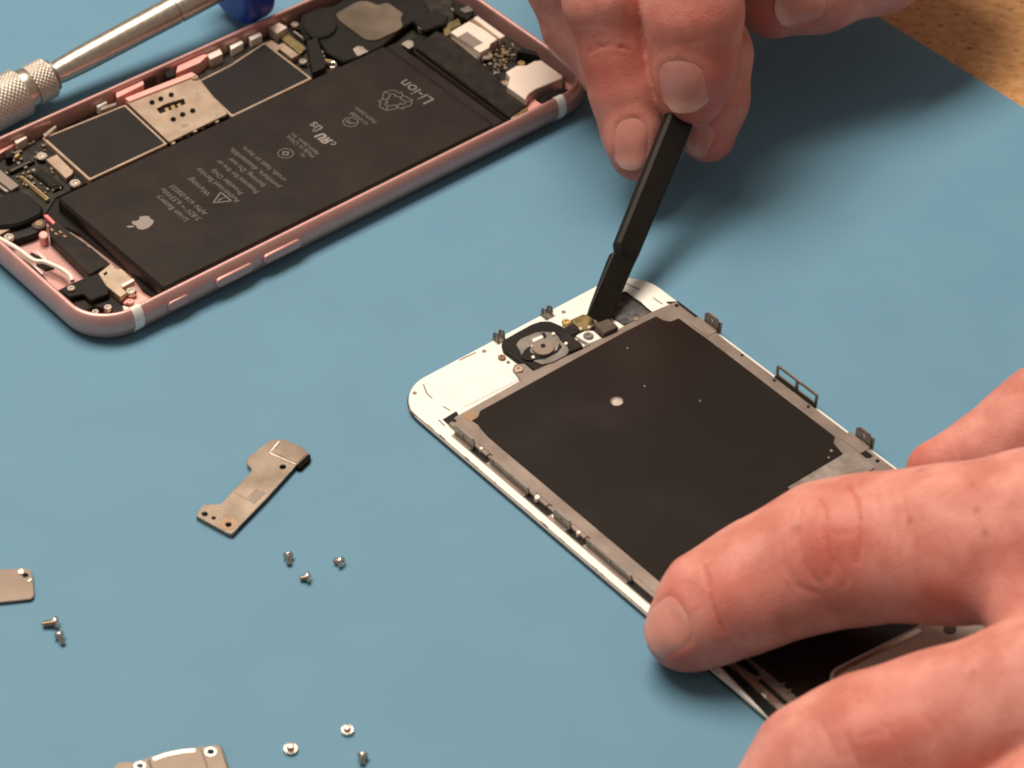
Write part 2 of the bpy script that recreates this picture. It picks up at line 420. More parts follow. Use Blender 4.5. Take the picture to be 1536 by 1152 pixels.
# boards and black sheets filling gaps on the floor
slab('main_board', [(-160, 278), (-20, 200), (60, 178), (150, 140), (300, 78), (420, 30), (470, 118), (252, 218), (134, 272), (84, 296), (60, 332), (-10, 362), (-60, 330)], 1.11, 2.6, M['pcb'])
slab('bottom_board', [(470, 118), (420, 40), (500, -16), (700, -40), (850, 100), (846, 150), (770, 186), (604, 73)], 1.11, 2.4, M['pcb'])
slab('black_gap_fill', [(66, 326), (86, 294), (250, 430), (236, 446), (214, 432), (196, 408), (120, 350)], 1.11, 2.2, M['black'])
# battery
bat_px = [(85, 296), (241, 432), (763, 181), (604, 70), (574, 72), (470, 119), (343, 177), (252, 219), (134, 273)]
bz = 5.3
bp = P(bat_px, bz)
u_lo = sum(bp[i][0] for i in (0, 1)) / 2; u_hi = sum(bp[i][0] for i in (2, 3)) / 2
v_lo = sum(bp[i][1] for i in (1, 2)) / 2; v_hi = max(bp[i][1] for i in (0, 4, 5, 6, 7, 8))
bp_rect = [(u_lo, v_lo), (u_hi, v_lo), (u_hi, bp[3][1])] + [bp[i] for i in (4, 5, 6, 7, 8)] + [(u_lo, bp[0][1])]
bo = [(u_lo, v_lo), (u_hi - 3.2, v_lo), (u_hi - 3.2, v_hi), (u_lo, v_hi)]
batt = MB().prism(rounded(bo, 1.2, 4), 1.12, bz, bevel=.55).build('battery', M['battery'], phone, smooth=True)
MB().prism([(u_lo - 1.5, -PW / 2 + 2.2), (u_hi + 2, -PW / 2 + 2.2), (u_hi + 2, v_lo - .05), (u_lo - 1.5, v_lo - .05)], 1.11, 3.6).build('black_gap_fill', M['black'], phone)  # black strip filling the gap between battery and near wall
MB().prism(rounded([(u_hi - 3.0, v_lo + .3), (u_hi, v_lo + .3), (u_hi, v_hi), (u_hi - 3.0, v_hi)], .8, 3), 1.12, bz - .6, bevel=.35).build('wrap_flap', M['battery'], batt, smooth=True)
MB().ribbon([(u_hi - 3.9, v_lo + 1), (u_hi - 3.9, v_hi - 1)], .5, bz - .05, bz + .06).build('wrap_seam', M['battery'], batt)

# printing on the battery (flat print)
pz0, pz = bz - .02, bz + .03
def line(txt, start, end, g, m='print', bold=0.0, up=None, flip=False, nm='text_line'):
    a, b = P([start, end], pz, *g)
    vs, fs = text_mesh(txt, bold)
    x0, x1 = min(v[0] for v in vs), max(v[0] for v in vs)
    k = math.hypot(b[0] - a[0], b[1] - a[1]) / (x1 - x0)
    u0 = (a[0] + b[0]) / 2 if up is None else up; v0 = a[1]
    out = [(u0 - y * k, v0 + (((x1 - x) if flip else (x - x0)) * k), pz) for x, y in vs]
    MB().add(out, [f[::-1] for f in fs] if flip else fs).build(nm, M[m], batt)
for t, a, b, g in (
    ('Li-ion Battery', (372, 1005), (52, 768), GA), ('3.82V ⎓ 6.55Whr', (500, 995), (95, 688), GA), ('APN: 616-00033', (572, 940), (195, 662), GA),
    ('Warning:', (605, 745), (372, 582), GA), ('Authorized Service', (900, 815), (460, 492), GA), ('Provider Only', (922, 735), (615, 493), GA),
    ('Potential for fire or', (1085, 722), (665, 403), GA), ('burning. Do not', (1155, 652), (785, 390), GA),
    ('puncture, disassemble,', (1350, 893), (1115, 708), G1), ('crush, heat or burn.', (1382, 858), (1170, 703), G1),
    ('Apple Japan, Inc.', (440, 770), (210, 595), GB), ('Made in China', (410, 785), (175, 622), GB), ('PSE', (328, 790), (292, 762), GB),
    ('Apple Japan', (912, 512), (742, 388), GB), ('Li-ion00', (835, 522), (715, 424), GB)):
    line(t, a, b, g)
line('Li-ion', (1392, 318), (1142, 163), GB, 'print_mid')
def tf(cx, cy, g):                                     # text frame centre -> function (x right, y up) mm -> (u, v)
    c = P([(cx, cy)], pz, *g)[0]
    return lambda x, y: (c[0] - y, c[1] + x)
def outline(mbx, f, pts, wd, close=True):
    q = [f(*p) for p in pts]
    if close: q = q + [q[0]]
    for i in range(len(q) - 1):
        mbx.ribbon([q[i], q[i + 1]], wd, pz0, pz)
    return mbx
def ring(mbx, f, r, wd):
    mbx.prism([f(*p) for p in circle(0, 0, r, 28)], pz0, pz, holes=[[f(*p) for p in circle(0, 0, r - wd, 28)]])
def stuff(o): o['kind'] = 'stuff'; return o
f = tf(693, 800, GA); mb = outline(MB(), f, [(0, 2.2), (-1.9, -1.2), (1.9, -1.2)], .28); outline(mb, f, [(0, 1.0), (0, -.3)], .3, False); outline(mb, f, [(0, -.6), (0, -.85)], .3, False); stuff(mb.build('warning_triangle', M['print_mid'], batt))
f = tf(156, 768, GB); mb = MB(); ring(mb, f, 1.75, .2); mb.prism([f(*p) for p in ((-1, 0), (0, -1), (1, 0), (0, 1))], pz0, pz, holes=[[f(*p) for p in circle(0, 0, .42, 12)]]); stuff(mb.build('round_mark', M['print'], batt))
f = tf(690, 511, GB); mb = MB(); ring(mb, f, 1.75, .2); outline(mb, f, [(-.9, -.8), (-.3, .8), (.1, -.2), (.6, .9), (1.0, -.5)], .22, False); stuff(mb.build('round_mark', M['print'], batt))
f = tf(397, 580, GB); mb = MB(); ring(mb, f, .55, .3); mb.build('round_mark', M['print'], batt)
f = tf(1052, 335, GB); mb = MB()
for k in range(3):                                     # three folded arrows chasing each other
    a = math.radians(-120 * k + 8)
    rt = lambda x, y: (x * math.cos(a) - y * math.sin(a), x * math.sin(a) + y * math.cos(a))
    for seg, cl in (([(-1.95, 1.35), (-.95, 3.15), (.85, 3.15), (1.55, 1.95), (2.05, 2.2), (1.75, .75), (.35, 1.25), (.8, 1.5), (.45, 2.05), (-.2, 2.05)], False), ([(-.2, 2.05), (-.85, 3.05)], False), ([(-.2, 2.05), (-.95, .75), (-1.95, 1.35)], False)):
        outline(mb, f, [rt(x * 1.22, y * 1.22) for x, y in seg], .16, cl)
stuff(mb.build('recycling_mark', M['print_mid'], batt))
# component-recognition letters: c, mirrored R, U, us
f = tf(508, 632, GB); q = lambda pts: [f(*p) for p in pts]
sl = lambda pts: q([(x + .12 * y, y) for x, y in pts])
mb = MB(); mb.prism(sl([(-.15, 0), (-.15, 2.4), (-1.35, 2.4), (-1.75, 2.1), (-1.75, 1.25), (-1.4, 1.0), (-1.85, 0), (-1.25, 0), (-.85, .95), (-.7, .95), (-.7, 0)]), pz0, pz, holes=[sl([(-.7, 1.45), (-.7, 1.95), (-1.2, 1.95), (-1.2, 1.45)])]); mb.build('approval_mark', M['print_light'], batt)
mb = MB(); mb.prism(sl([(.15, 2.4), (.15, .4), (.5, 0), (1.5, 0), (1.85, .4), (1.85, 2.4), (1.3, 2.4), (1.3, .55), (.7, .55), (.7, 2.4)]), pz0, pz); mb.build('approval_mark', M['print_light'], batt)
mb = outline(MB(), f, [(-2.2, .35), (-2.4, .1), (-2.75, .1), (-2.95, .4), (-2.95, .8), (-2.75, 1.05), (-2.4, 1.05), (-2.2, .85)], .24, False); stuff(mb.build('approval_mark', M['print_light'], batt))
line('us', (470, 558), (398, 505), GB, 'print_mid', .012)
# fruit logo
def bez(p0, p1, p2, p3, n=8):
    return [tuple((1 - t) ** 3 * a + 3 * (1 - t) ** 2 * t * b + 3 * (1 - t) * t * t * c + t ** 3 * d for a, b, c, d in zip(p0, p1, p2, p3)) for t in [i / n for i in range(n)]]
ap = (bez((0, .62), (.35, .85), (.85, .75), (1.02, .42)) + bez((1.02, .42), (.55, .1), (.6, -.5), (1.15, -.65)) +
      bez((1.15, -.65), (.95, -1.3), (.6, -1.75), (.3, -1.6)) + bez((.3, -1.6), (.1, -1.48), (-.1, -1.48), (-.3, -1.6)) +
      bez((-.3, -1.6), (-.75, -1.75), (-1.3, -.6), (-1.2, 0)) + bez((-1.2, 0), (-1.1, .75), (-.5, .9), (0, .62)))
leaf = bez((0, .85), (.02, 1.3), (.3, 1.6), (.6, 1.62), 6) + bez((.6, 1.62), (.6, 1.25), (.35, .9), (0, .85), 6)
lg = MB(); f = tf(690, 1066, G1); k = 1.75
lg.prism([f(x * k, (y + .5) * k) for x, y in ap], pz0, pz); lg.prism([f(x * k, (y + .5) * k) for x, y in leaf], pz0, pz)
lg.build('logo_print', M['print_light'], batt)

# logic board shields with dark stickers
def shield(pts, g, z1, nm='board_shield', rim=.6):
    poly = P(pts, z1, *g)
    sh = MB().prism(rounded(poly, .5, 3), 2.55, z1, bevel=.12).build(nm, M['tan'], phone, True)
    MB().prism(rounded(inset(poly, rim), .4, 3), z1 - .05, z1 + .06).build('shield_sticker', M['sticker'], sh)
    return sh
sA = shield([(200, 662), (602, 500), (806, 690), (428, 866)], G1, 4.4)
sB = shield([(935, 395), (1100, 312), (1270, 200), (1500, 376), (1112, 562)], G1, 4.4)
# sim reader with slots
pol = P([(605, 487), (940, 358), (1092, 546), (812, 682)], 4.6, *G1)
hs = [P(circle(x, y, 14, 10, 13), 4.6, *G1) for x, y in ((730, 492), (772, 475), (822, 455), (832, 573), (877, 550), (925, 532))]
hs += [P([(750, 522), (790, 500), (882, 472), (892, 498), (850, 518), (768, 546)], 4.6, *G1)]
def ccw(p):
    return p if sum(p[i][0] * p[(i + 1) % len(p)][1] - p[(i + 1) % len(p)][0] * p[i][1] for i in range(len(p))) > 0 else p[::-1]
sim = MB().prism(rounded(pol, .5, 3), 3.9, 4.6, .08, holes=hs).build('card_reader', M['tan'], phone)
MB().prism(inset(ccw(pol), 1.0), 2.6, 3.85).build('reader_base', M['black'], sim)
for x, y in ((790, 520), (820, 508), (850, 500)):
    MB().prism(P([(x, y), (x + 16, y - 5), (x + 22, y + 14), (x + 8, y + 18)], 4.3, *G1), 3.85, 4.3).build('contact_spring', M['gold'], sim)
for q in ([(930, 430), (955, 448), (945, 458), (920, 440)], [(865, 600), (905, 590), (910, 600), (870, 614)], [(1030, 545), (1060, 530), (1066, 540), (1036, 556)]):
    MB().prism(P(q, 4.64, *G1), 4.5, 4.66).build('tab', M['silver'], sim)
# teeth along the reader's lower edge
for k in range(8):
    t = k / 8; x, y = 812 + 280 * t + 8, 684 - 138 * t
    MB().prism(P([(x, y), (x + 16, y - 8), (x + 22, y + 2), (x + 6, y + 9)], 4.2, *G1), 2.6, 4.2 + .3 * (k % 2)).build('tab', M['black'] if k % 3 else M['tan'], sim)

def screw_at(pts, g, z, r=1.1, nm='screw', m=None, parent=None, fr=PH, h=.5):
    for x, y in pts:
        px = crop([(x, y)], *g)[0]; u, v = fr.uv(px[0], px[1], z + h)
        n = 18
        s_ = MB().lathe([(0, r), (h * .7, r), (h, r * .85), (h, r * .38), (h - .25, r * .30), (h - .25, .01)], (u, v, z), (0, 0, 1), n)
        s_.build(nm, m or M['silver'], parent or phone, True)
        a = random.random() * 3
# bits around the top-left
screw_at([(400, 212), (720, 470)], G5, 3.4, 1.25)
slab('connector_plate', [(440, 250), (545, 200), (705, 362), (690, 392), (632, 432)], 2.6, 3.9, M['tan'], *G5, bevel=.1)
slab('gold_connector', [(180, 412), (222, 408), (476, 622), (440, 642)], 2.6, 3.5, M['gold'], *G5, bevel=.1)
slab('gold_connector_core', [(200, 425), (215, 420), (452, 620), (440, 628)], 3.45, 3.56, M['brown'], *G5)
slab('dark_connector', [(300, 372), (400, 338), (610, 500), (520, 545)], 2.6, 3.3, M['black'], *G5, bevel=.12)
slab('dark_connector', [(345, 385), (395, 365), (560, 495), (510, 515)], 3.28, 3.5, M['flex'], *G5, bevel=.08)
slab('dark_connector', [(60, 345), (290, 240), (335, 265), (100, 378)], 2.6, 3.4, M['flex'], *G5, bevel=.1)
slab('dark_connector', [(95, 352), (285, 262), (300, 272), (110, 365)], 3.38, 3.52, M['brown'], *G5)
slab('grey_cover', [(-60, 340), (0, 345), (185, 500), (105, 548), (-60, 420)], 2.6, 3.6, M['dull'], *G5, bevel=.1)
slab('contact_tab', [(-20, 480), (0, 490), (82, 552), (60, 562), (-20, 505)], 3.5, 3.75, M['silver'], *G5)
slab('camera_cover', [(-80, 600), (0, 605), (150, 540), (245, 560), (420, 712), (400, 772), (270, 840), (130, 885), (0, 892), (-80, 890)], 2.6, 4.6, M['black'], *G5, bevel=.5, rnd=1.2)
slab('copper_ring', circle(370, 862, 72, 20, 52), 2.6, 3.5, M['brown'], *G5, bevel=.15)
slab('copper_ring_core', circle(372, 860, 38, 14, 28), 3.45, 3.6, M['rust'], *G5)
slab('pink_tab', [(415, 782), (458, 778), (532, 852), (512, 872)], 2.6, 3.9, M['pinkled'], *G5, bevel=.1)
slab('tan_plate', [(-60, 905), (0, 905), (125, 905), (0, 970), (-60, 990)], 2.6, 3.7, M['tan'], *G5)
slab('edge_board', [(-30, 960), (60, 930), (210, 880), (330, 850), (440, 900), (330, 960), (150, 1020), (60, 1060), (-30, 1010)], 1.12, 3.0, M['pcb'], *G5)
screw_at([(85, 990)], G5, 3.2, 1.2)
# flex strip along the battery's short end, bracket and black block in the corner
slab('flex_cable', [(430, 95), (560, 170), (700, 280), (985, 510), (870, 560), (785, 605), (600, 420), (440, 262)], 1.5, 3.6, M['flex'], *G6, bevel=.15)
for a, b in (((620, 228), (760, 325)), ((800, 352), (940, 472))):
    q = P([a, b], 3.7, *G6); MB().ribbon(q, .28, 3.3, 3.72).build('flex_edge_glint', M['dull'], phone)  # pale strips paint the thin line of light along the far edge
for k in range(4):
    x, y = 455 + 38 * k, 190 + 26 * (k % 2) + 10 * k
    slab('gold_pad', [(x, y), (x + 24, y + 16), (x + 8, y + 26), (x - 14, y + 10)], 3.55, 3.68, M['rust'], *G6)
slab('corner_bracket', [(870, 590), (985, 500), (1032, 552), (1080, 550), (1192, 655), (1080, 698), (1086, 722), (1132, 760), (1066, 802), (940, 700)], 3.2, 4.6, M['tan'], *G6, bevel=.12)
slab('bracket_slot', [(915, 590), (945, 572), (955, 592), (925, 610)], 4.55, 4.66, M['black'], *G6)
slab('bracket_lip', [(1078, 690), (1180, 638), (1190, 655), (1085, 712)], 4.55, 4.95, M['bright'], *G6)
slab('black_block', [(515, 735), (620, 680), (800, 608), (880, 585), (968, 745), (960, 775), (800, 830), (740, 775), (620, 800)], 1.5, 4.3, M['black'], *G6, bevel=.2)
slab('black_block', [(600, 800), (740, 790), (800, 835), (965, 780), (1060, 830), (1110, 930), (960, 968), (920, 900), (840, 880), (760, 925), (680, 890)], 1.12, 3.0, M['flex'], *G6, bevel=.2)
slab('foot_plate', [(1090, 850), (1140, 790), (1230, 760), (1340, 830), (1250, 880), (1180, 870)], 1.12, 3.4, M['rose_in'], *G6, bevel=.15)
slab('white_spacer', [(1085, 870), (1180, 900), (1215, 885), (1225, 930), (1090, 975), (960, 985), (1060, 960), (1110, 935)], 1.2, 5.2, M['white'], *G6, bevel=.2)
screw_at([(630, 718)], G6, 4.3, .9); screw_at([(1160, 742)], G6, 4.0, 1.1, h=.9); screw_at([(955, 888)], G6, 3.2, .9, h=.8); screw_at([(845, 928)], G6, 2.2, .8, h=1.0)
screw_at([(1155, 835)], G6, 3.3, .8, m=M['rose_in'])
# white antenna cables over the bare pink floor
def cable(pts, z, r, g, m=None, nm='antenna_cable'):
    q = [(*keep_in(P([p], z, *g)[0], 2.9), z) for p in pts]
    # smooth
    out = []
    for i in range(len(q) - 1):
        p0, p1, p2, p3 = [Vector(q[max(0, min(len(q) - 1, j))]) for j in (i - 1, i, i + 1, i + 2)]
        for k in range(6):
            t = k / 6; out.append(.5 * ((2 * p1) + (p2 - p0) * t + (2 * p0 - 5 * p1 + 4 * p2 - p3) * t * t + (3 * p1 - p0 - 3 * p2 + p3) * t ** 3))
    out.append(Vector(q[-1])); MB().tube(out, r).build(nm, m or M['white_cable'], phone, True)
cable([(-150, 220), (0, 285), (150, 370), (300, 475), (400, 490), (540, 550), (620, 610), (642, 660)], 3.6, .5, G6)
cable([(330, 405), (400, 470), (480, 515), (560, 560), (630, 640)], 3.0, .28, G6)
cable([(-60, 300), (120, 400), (270, 500), (380, 600)], 2.6, .22, G6)
slab('black_window', [(245, 425), (310, 402), (405, 470), (330, 492)], 1.12, 1.6, M['black'], *G6)
slab('black_window', [(320, 510), (400, 500), (480, 540), (400, 560)], 1.12, 1.5, M['flex'], *G6)
slab('pink_rib', [(270, 395), (330, 385), (420, 455), (405, 470)], 1.12, 1.9, M['rose_in'], *G6)
slab('edge_liner', [(60, 375), (90, 365), (300, 520), (410, 640), (380, 660), (280, 560)], 1.12, 2.2, M['black'], *G6)
slab('pink_boss', circle(385, 245, 42, 14, 34), 1.12, 3.4, M['rose_in'], *G6, bevel=.2)

# parts along the far inner wall
for q, z0, z1, nm, m in (
    ([(455, 500), (500, 478), (515, 490), (470, 515)], 2.6, 4.6, 'white_contact', M['white']),
    ([(480, 515), (560, 490), (556, 503), (485, 530)], 2.6, 4.6, 'contact_tab', M['silver']),
    ([(1098, 215), (1155, 192), (1168, 205), (1110, 238)], 2.6, 4.6, 'white_contact', M['white']),
    ([(1190, 175), (1245, 152), (1258, 168), (1205, 194)], 2.6, 4.6, 'white_contact', M['white']),
    ([(985, 258), (1050, 228), (1068, 258), (1010, 285)], 2.6, 5.0, 'wall_clip', M['bright']),
    ([(1290, 130), (1340, 108), (1380, 130), (1330, 160)], 2.6, 5.0, 'wall_clip', M['bright']),
    ([(205, 645), (265, 600), (272, 608), (215, 660)], 2.6, 5.0, 'contact_tab', M['silver']),
    ([(60, 670), (110, 640), (130, 660), (80, 690)], 2.6, 5.0, 'wall_clip', M['bright']),
    ([(20, 730), (50, 720), (60, 745), (30, 760)], 2.6, 4.6, 'rubber_stop', M['black']),
    ([(790, 345), (830, 330), (842, 360), (800, 372)], 2.6, 5.6, 'rubber_stop', M['black']),
    ([(680, 372), (735, 350), (740, 362), (690, 390)], 2.6, 5.4, 'rubber_stop', M['brown']),
    ([(600, 470), (920, 345), (945, 360), (620, 487)], 1.12, 5.0, 'wall_step', M['rose_in']),
    ([(845, 350), (960, 300), (1000, 262), (960, 250), (840, 305)], 1.12, 5.4, 'wall_step', M['rose_in']),
    ([(560, 470), (690, 405), (680, 380), (550, 440)], 1.12, 5.6, 'wall_step', M['rose_in']),
    ([(-40, 700), (40, 655), (60, 670), (60, 700), (-40, 760)], 1.12, 4.4, 'wall_step', M['rose_in']),
    ([(1270, 205), (1305, 192), (1352, 225), (1330, 245)], 2.6, 4.5, 'connector_plate', M['tan']),
    ([(1325, 220), (1360, 205), (1435, 262), (1400, 280)], 2.6, 4.4, 'connector_plate', M['tan']),
    ([(1330, 170), (1370, 150), (1470, 230), (1440, 260)], 2.6, 3.4, 'board_patch', M['brass']),
    ([(1405, 150), (1412, 145), (1470, 188), (1462, 192)], 3.0, 3.7, 'metal_strip', M['silver']),
    ([(175, 735), (200, 725), (225, 745), (195, 765)], 2.6, 3.2, 'board_patch', M['brass']),
    ([(70, 745), (90, 730), (95, 742), (70, 760)], 2.6, 4.2, 'gold_tab', M['gold'])):
    slab(nm, q, z0, z1, m, *G1, bevel=.08)
screw_at([(1415, 115)], G1, 3.6, 1.0); screw_at([(1455, 292)], G1, 3.4, 1.0); screw_at([(935, 368)], G1, 4.6, .8, m=M['tan'])
slab('black_tape', [(510, 385), (560, 378), (605, 340), (700, 610), (680, 650), (570, 700), (540, 560)], 2.6, 5.0, M['black'], *G3b, bevel=.1)
slab('wire_end', [(690, 565), (745, 575), (750, 585), (700, 590)], 3.0, 4.0, M['gold'], *G3b)
cable([(700, 600), (780, 600), (790, 640), (740, 650)], 3.6, .25, G3b, M['silver'], 'wire_loop')
cable([(780, 580), (880, 592), (960, 570), (1000, 560)], 3.2, .15, G3b, M['dull'], 'wire_loop')
# loudspeaker block
slab('loudspeaker', [(440, 110), (560, 40), (760, 60), (1100, -160), (1600, -60), (1700, 100), (1450, 260), (1230, 450), (980, 560), (870, 590), (700, 500), (600, 340), (500, 380), (430, 250)], 2.4, 4.4, M['black'], *G3b, bevel=.3, rnd=.8)
slab('speaker_dome', circle(640, 230, 170, 28, 130), 4.35, 5.0, M['black'], *G3b, bevel=.35, rnd=0, smooth=True)
slab('tan_pad', [(790, 130), (1000, 12), (1090, 8), (1200, 50), (1290, 22), (1442, 132), (1412, 172), (1436, 250), (1400, 285), (1200, 380), (1120, 386), (1060, 368), (820, 192)], 4.35, 4.75, M['rust'] if False else M['bracket'], *G3b, bevel=.06, rnd=.9)
slab('metal_tab', [(955, 470), (1000, 440), (1060, 450), (1070, 475), (1110, 490), (1000, 540)], 4.3, 4.7, M['silver'], *G3b, rnd=.4)
slab('metal_tab', [(1420, 420), (1480, 385), (1530, 390), (1540, 440), (1490, 470)], 4.3, 4.7, M['silver'], *G3b, rnd=.5)
# vibration motor strip and bottom parts
slab('black_gap_fill', [(20, 360), (120, 300), (320, 210), (1000, 900), (880, 990)], 1.2, 3.4, M['black'], *G4b)  # black sheet filling the gap between wrap flap and motor
slab('vibration_motor', [(130, 385), (300, 245), (440, 320), (640, 480), (1045, 870), (905, 965)], 1.5, 4.5, M['flex'], *G4b, bevel=.3)
slab('motor_edge', [(905, 965), (1045, 870), (1050, 930), (930, 985)], 1.5, 4.2, M['brass'], *G4b, bevel=.1)
slab('dark_lump', [(100, 160), (200, 100), (300, 70), (400, 130), (380, 200), (330, 210), (220, 250), (150, 215)], 3.5, 5.2, M['black'], *G4b, bevel=.35, rnd=.8)
slab('lump_rim', [(145, 215), (220, 240), (330, 208), (335, 216), (225, 252), (150, 230)], 3.5, 4.9, M['dull'], *G4b)
slab('gold_board', [(355, 210), (480, 150), (500, 200), (420, 240), (410, 280), (370, 300)], 2.4, 4.2, M['brass'], *G4b)
jack = slab('jack_can', [(415, 262), (500, 212), (572, 172), (690, 240), (802, 322), (745, 360), (735, 392), (660, 432)], 2.4, 5.4, M['bright'], *G4b, bevel=.1)
slab('dark_patch', [(478, 302), (552, 260), (682, 350), (602, 390)], 5.38, 5.48, M['dull'], *G4b, parent=jack)
slab('can_strip', [(605, 150), (637, 130), (866, 295), (825, 316)], 2.4, 5.6, M['bright'], *G4b, bevel=.08)
slab('can_groove', [(575, 168), (605, 152), (825, 316), (800, 320)], 2.4, 5.2, M['rust'], *G4b)
slab('comb_strip', [(410, 320), (440, 300), (640, 440), (640, 490), (600, 470), (480, 400)], 2.4, 3.9, M['dull'], *G4b, bevel=.1)
for k in range(7):
    x, y = 425 + 28 * k, 330 + 20 * k
    slab('comb_tooth', [(x, y), (x + 14, y + 9), (x + 6, y + 22), (x - 8, y + 12)], 3.85, 4.3, M['plate_dark'], *G4b)
bigcan = slab('metal_can', [(870, 592), (960, 538), (1040, 536), (1105, 500), (1165, 496), (1338, 622), (1330, 645), (1120, 730), (1062, 770), (1032, 818), (880, 710), (905, 640)], 2.0, 6.0, M['bright'], *G4b, bevel=.15)
slab('rubber_block', [(1150, 800), (1240, 740), (1340, 720), (1410, 740), (1390, 780), (1200, 850)], 1.5, 5.0, M['black'], *G4b, bevel=.25)
slab('pink_bracket', [(1040, 880), (1090, 790), (1130, 830), (1180, 860), (1060, 930)], 1.5, 3.8, M['rose_in'], *G4b, bevel=.2)
slab('rubber_block', [(960, 420), (1010, 385), (1120, 420), (1150, 465), (1080, 440)], 2.4, 6.0, M['black'], *G4b, bevel=.2)
slab('rubber_block', [(430, 0), (520, 30), (610, 110), (560, 160), (450, 100)], 2.4, 5.4, M['black'], *G4b, bevel=.2)
slab('clip', [(490, 75), (560, 40), (610, 85), (540, 105)], 3.5, 5.8, M['plate_dark'], *G4b, bevel=.1)
screw_at([(720, 455)], G4b, 3.8, 1.3, m=M['dull']); screw_at([(855, 430)], G4b, 4.2, .6, m=M['gold']); screw_at([(1000, 515)], G4b, 4.0, .9, m=M['gold'])
screw_at([(940, 975)], G4b, 4.4, .8); screw_at([(440, 75)], G4b, 4.5, .6); screw_at([(860, 680)], G4b, 4.0, .9, m=M['tan'])
# countless tiny board components (one joined part)
mb = MB(); rnd = random.Random(3)
def scatter(poly_px, n, z, g, smin=.25, smax=.9):
    q = P(poly_px, z, *g)
    x0, x1 = min(a for a, _ in q), max(a for a, _ in q); y0, y1 = min(b for _, b in q), max(b for _, b in q)
    k = 0
    while k < n:
        x, y = rnd.uniform(x0, x1), rnd.uniform(y0, y1)
        ins = False
        for i in range(len(q)):
            (ax, ay), (bx, by) = q[i - 1], q[i]
            if (ay > y) != (by > y) and x < (bx - ax) * (y - ay) / (by - ay) + ax: ins = not ins
        if ins:
            x, y = keep_in((x, y), 3.2)
            a, b = rnd.uniform(smin, smax), rnd.uniform(smin, smax)
            mb.prism(rect(x - a / 2, y - b / 2, x + a / 2, y + b / 2), z - .3, z + rnd.uniform(.2, .7)); k += 1
scatter([(60, 640), (200, 620), (420, 850), (240, 960), (0, 860), (0, 720)], 60, 2.7, G1)
scatter([(660, 440), (860, 320), (1000, 420), (860, 600), (780, 640), (640, 480)], 50, 3.4, G4b)
scatter([(560, 480), (700, 520), (760, 600), (700, 640)], 14, 2.8, G3b)
o = mb.build('board_components', M['dull'], phone); o['kind'] = 'stuff'
mb = MB()
scatter([(60, 640), (200, 620), (420, 850), (240, 960), (0, 860), (0, 720)], 14, 2.8, G1, .2, .5)
scatter([(690, 440), (860, 330), (980, 430), (860, 590)], 16, 3.7, G4b, .2, .6)
o = mb.build('board_components', M['gold'], phone); o['kind'] = 'stuff'

# ------------------------------------------------------------------ display assembly
DS = Frame(-0.10858, 454.32926, -0.83999)
DW, DL = 65.3, 136.5
disp = thing('display_assembly', 'phone screen lying face down with white border and black graphite sheet', 'phone screen', (DS.x, DS.y, 0), DS.th)
def DP(pts, z, s=None, ox=0, oy=0): return DS.poly(crop(pts, s, ox, oy) if s else pts, z)
def dslab(name, pts, z0, z1, m, g=(), bevel=0.0, rnd=0, holes=(), parent=None, smooth=False):
    poly = DP(pts, z1, *g)
    if rnd: poly = rounded(poly, rnd)
    return MB().prism(poly, z0, z1, bevel, holes).build(name, m, parent or disp, smooth)
H1 = (3.2, 600, 400); H2 = (3.2, 960, 400); H3 = (3.2, 800, 700); H4 = (6.4, 720, 440); H5 = (3.2, 1056, 792)
K1 = (5.76, 640, 580); K2 = (5.76, 800, 740); K3 = (11.52, 1000, 430); K4 = (7.68, 850, 420); K6 = (5.76, 1080, 900)
def shift(l, du): return [(x + du, y) for x, y in l]
dr = lambda i, z: [(x + DL / 2, y, z) for x, y in rrect(DL - 2 * i, DW - 2 * i, 9.0 - i, 12)]
MB().loft([dr(.5, .02), dr(.12, .18), dr(0, .45), dr(0, .75)]).build('cover_glass', M['glass_edge'], disp, True, 50)
MB().loft([dr(.22, .75), dr(.22, 1.2), dr(.45, 1.42), dr(.8, 1.46)]).build('white_border', M['white'], disp, True, 60)
ZB = 1.46
# metal back plate with its side flanges
zp = 2.2
plate_px = [(675, 634), (688, 622), (781, 570), (769, 553), (772, 546), (787, 545), (800, 556), (881, 520), (900, 509), (931, 491), (978, 467),
            (997, 459), (1016, 452), (1020, 457)]
pl = DP(plate_px, zp)
vr = DW / 2 - 1.4; vl = -DW / 2 + 3.4
uL = pl[0][0]; 
plate = [(pl[0][0], vl)] + pl[1:-2] + [(pl[-2][0] - .2, pl[-2][1])] + [(pl[-1][0], vr), (DL - 8, vr), (DL - 8, vl)]
hole = DP(circle(925, 601, 9.2, 20, 7.2), zp)
MB().prism(plate, ZB, zp, .12).build('metal_plate', M['plate'], disp)
# graphite sheet
zs = 2.42
sh = DP([(720, 616), (936, 498), (984, 474), (995, 480), (1006, 482), (1018, 477), (1063, 508), (1179, 600), (1251, 655)], zs)
vsr = sum(p[1] for p in sh[6:8]) / 2
sh2 = DP([(1250, 664), (1264, 680), (1180, 730), (1190, 737)], zs)
shl = DP([(720, 641), (717, 636), (708, 630), (717, 625)], zs)
vsl = DP([(856, 759)], zs)[0][1]
sheet = [sh[0]] + sh[1:6] + [(sh[6][0], vsr), (sh[8][0], vsr)] + sh2 + [(sh2[3][0] + 30, sh2[3][1] + 1), (DL - 14, sh2[3][1] + 2), (DL - 14, vsl), (shl[0][0] + 3, vsl)] + shl
hl = DP(circle(925, 601, 10, 20, 7.6), zs)
sheet_o = MB().prism(sheet, zp, zs, .06, holes=[hl]).build('graphite_sheet', M['sheet'], disp)
dslab('hole_disc', circle(926, 604, 7.6, 20, 5.6), zp, zp + .05, M['silver'], parent=sheet_o)
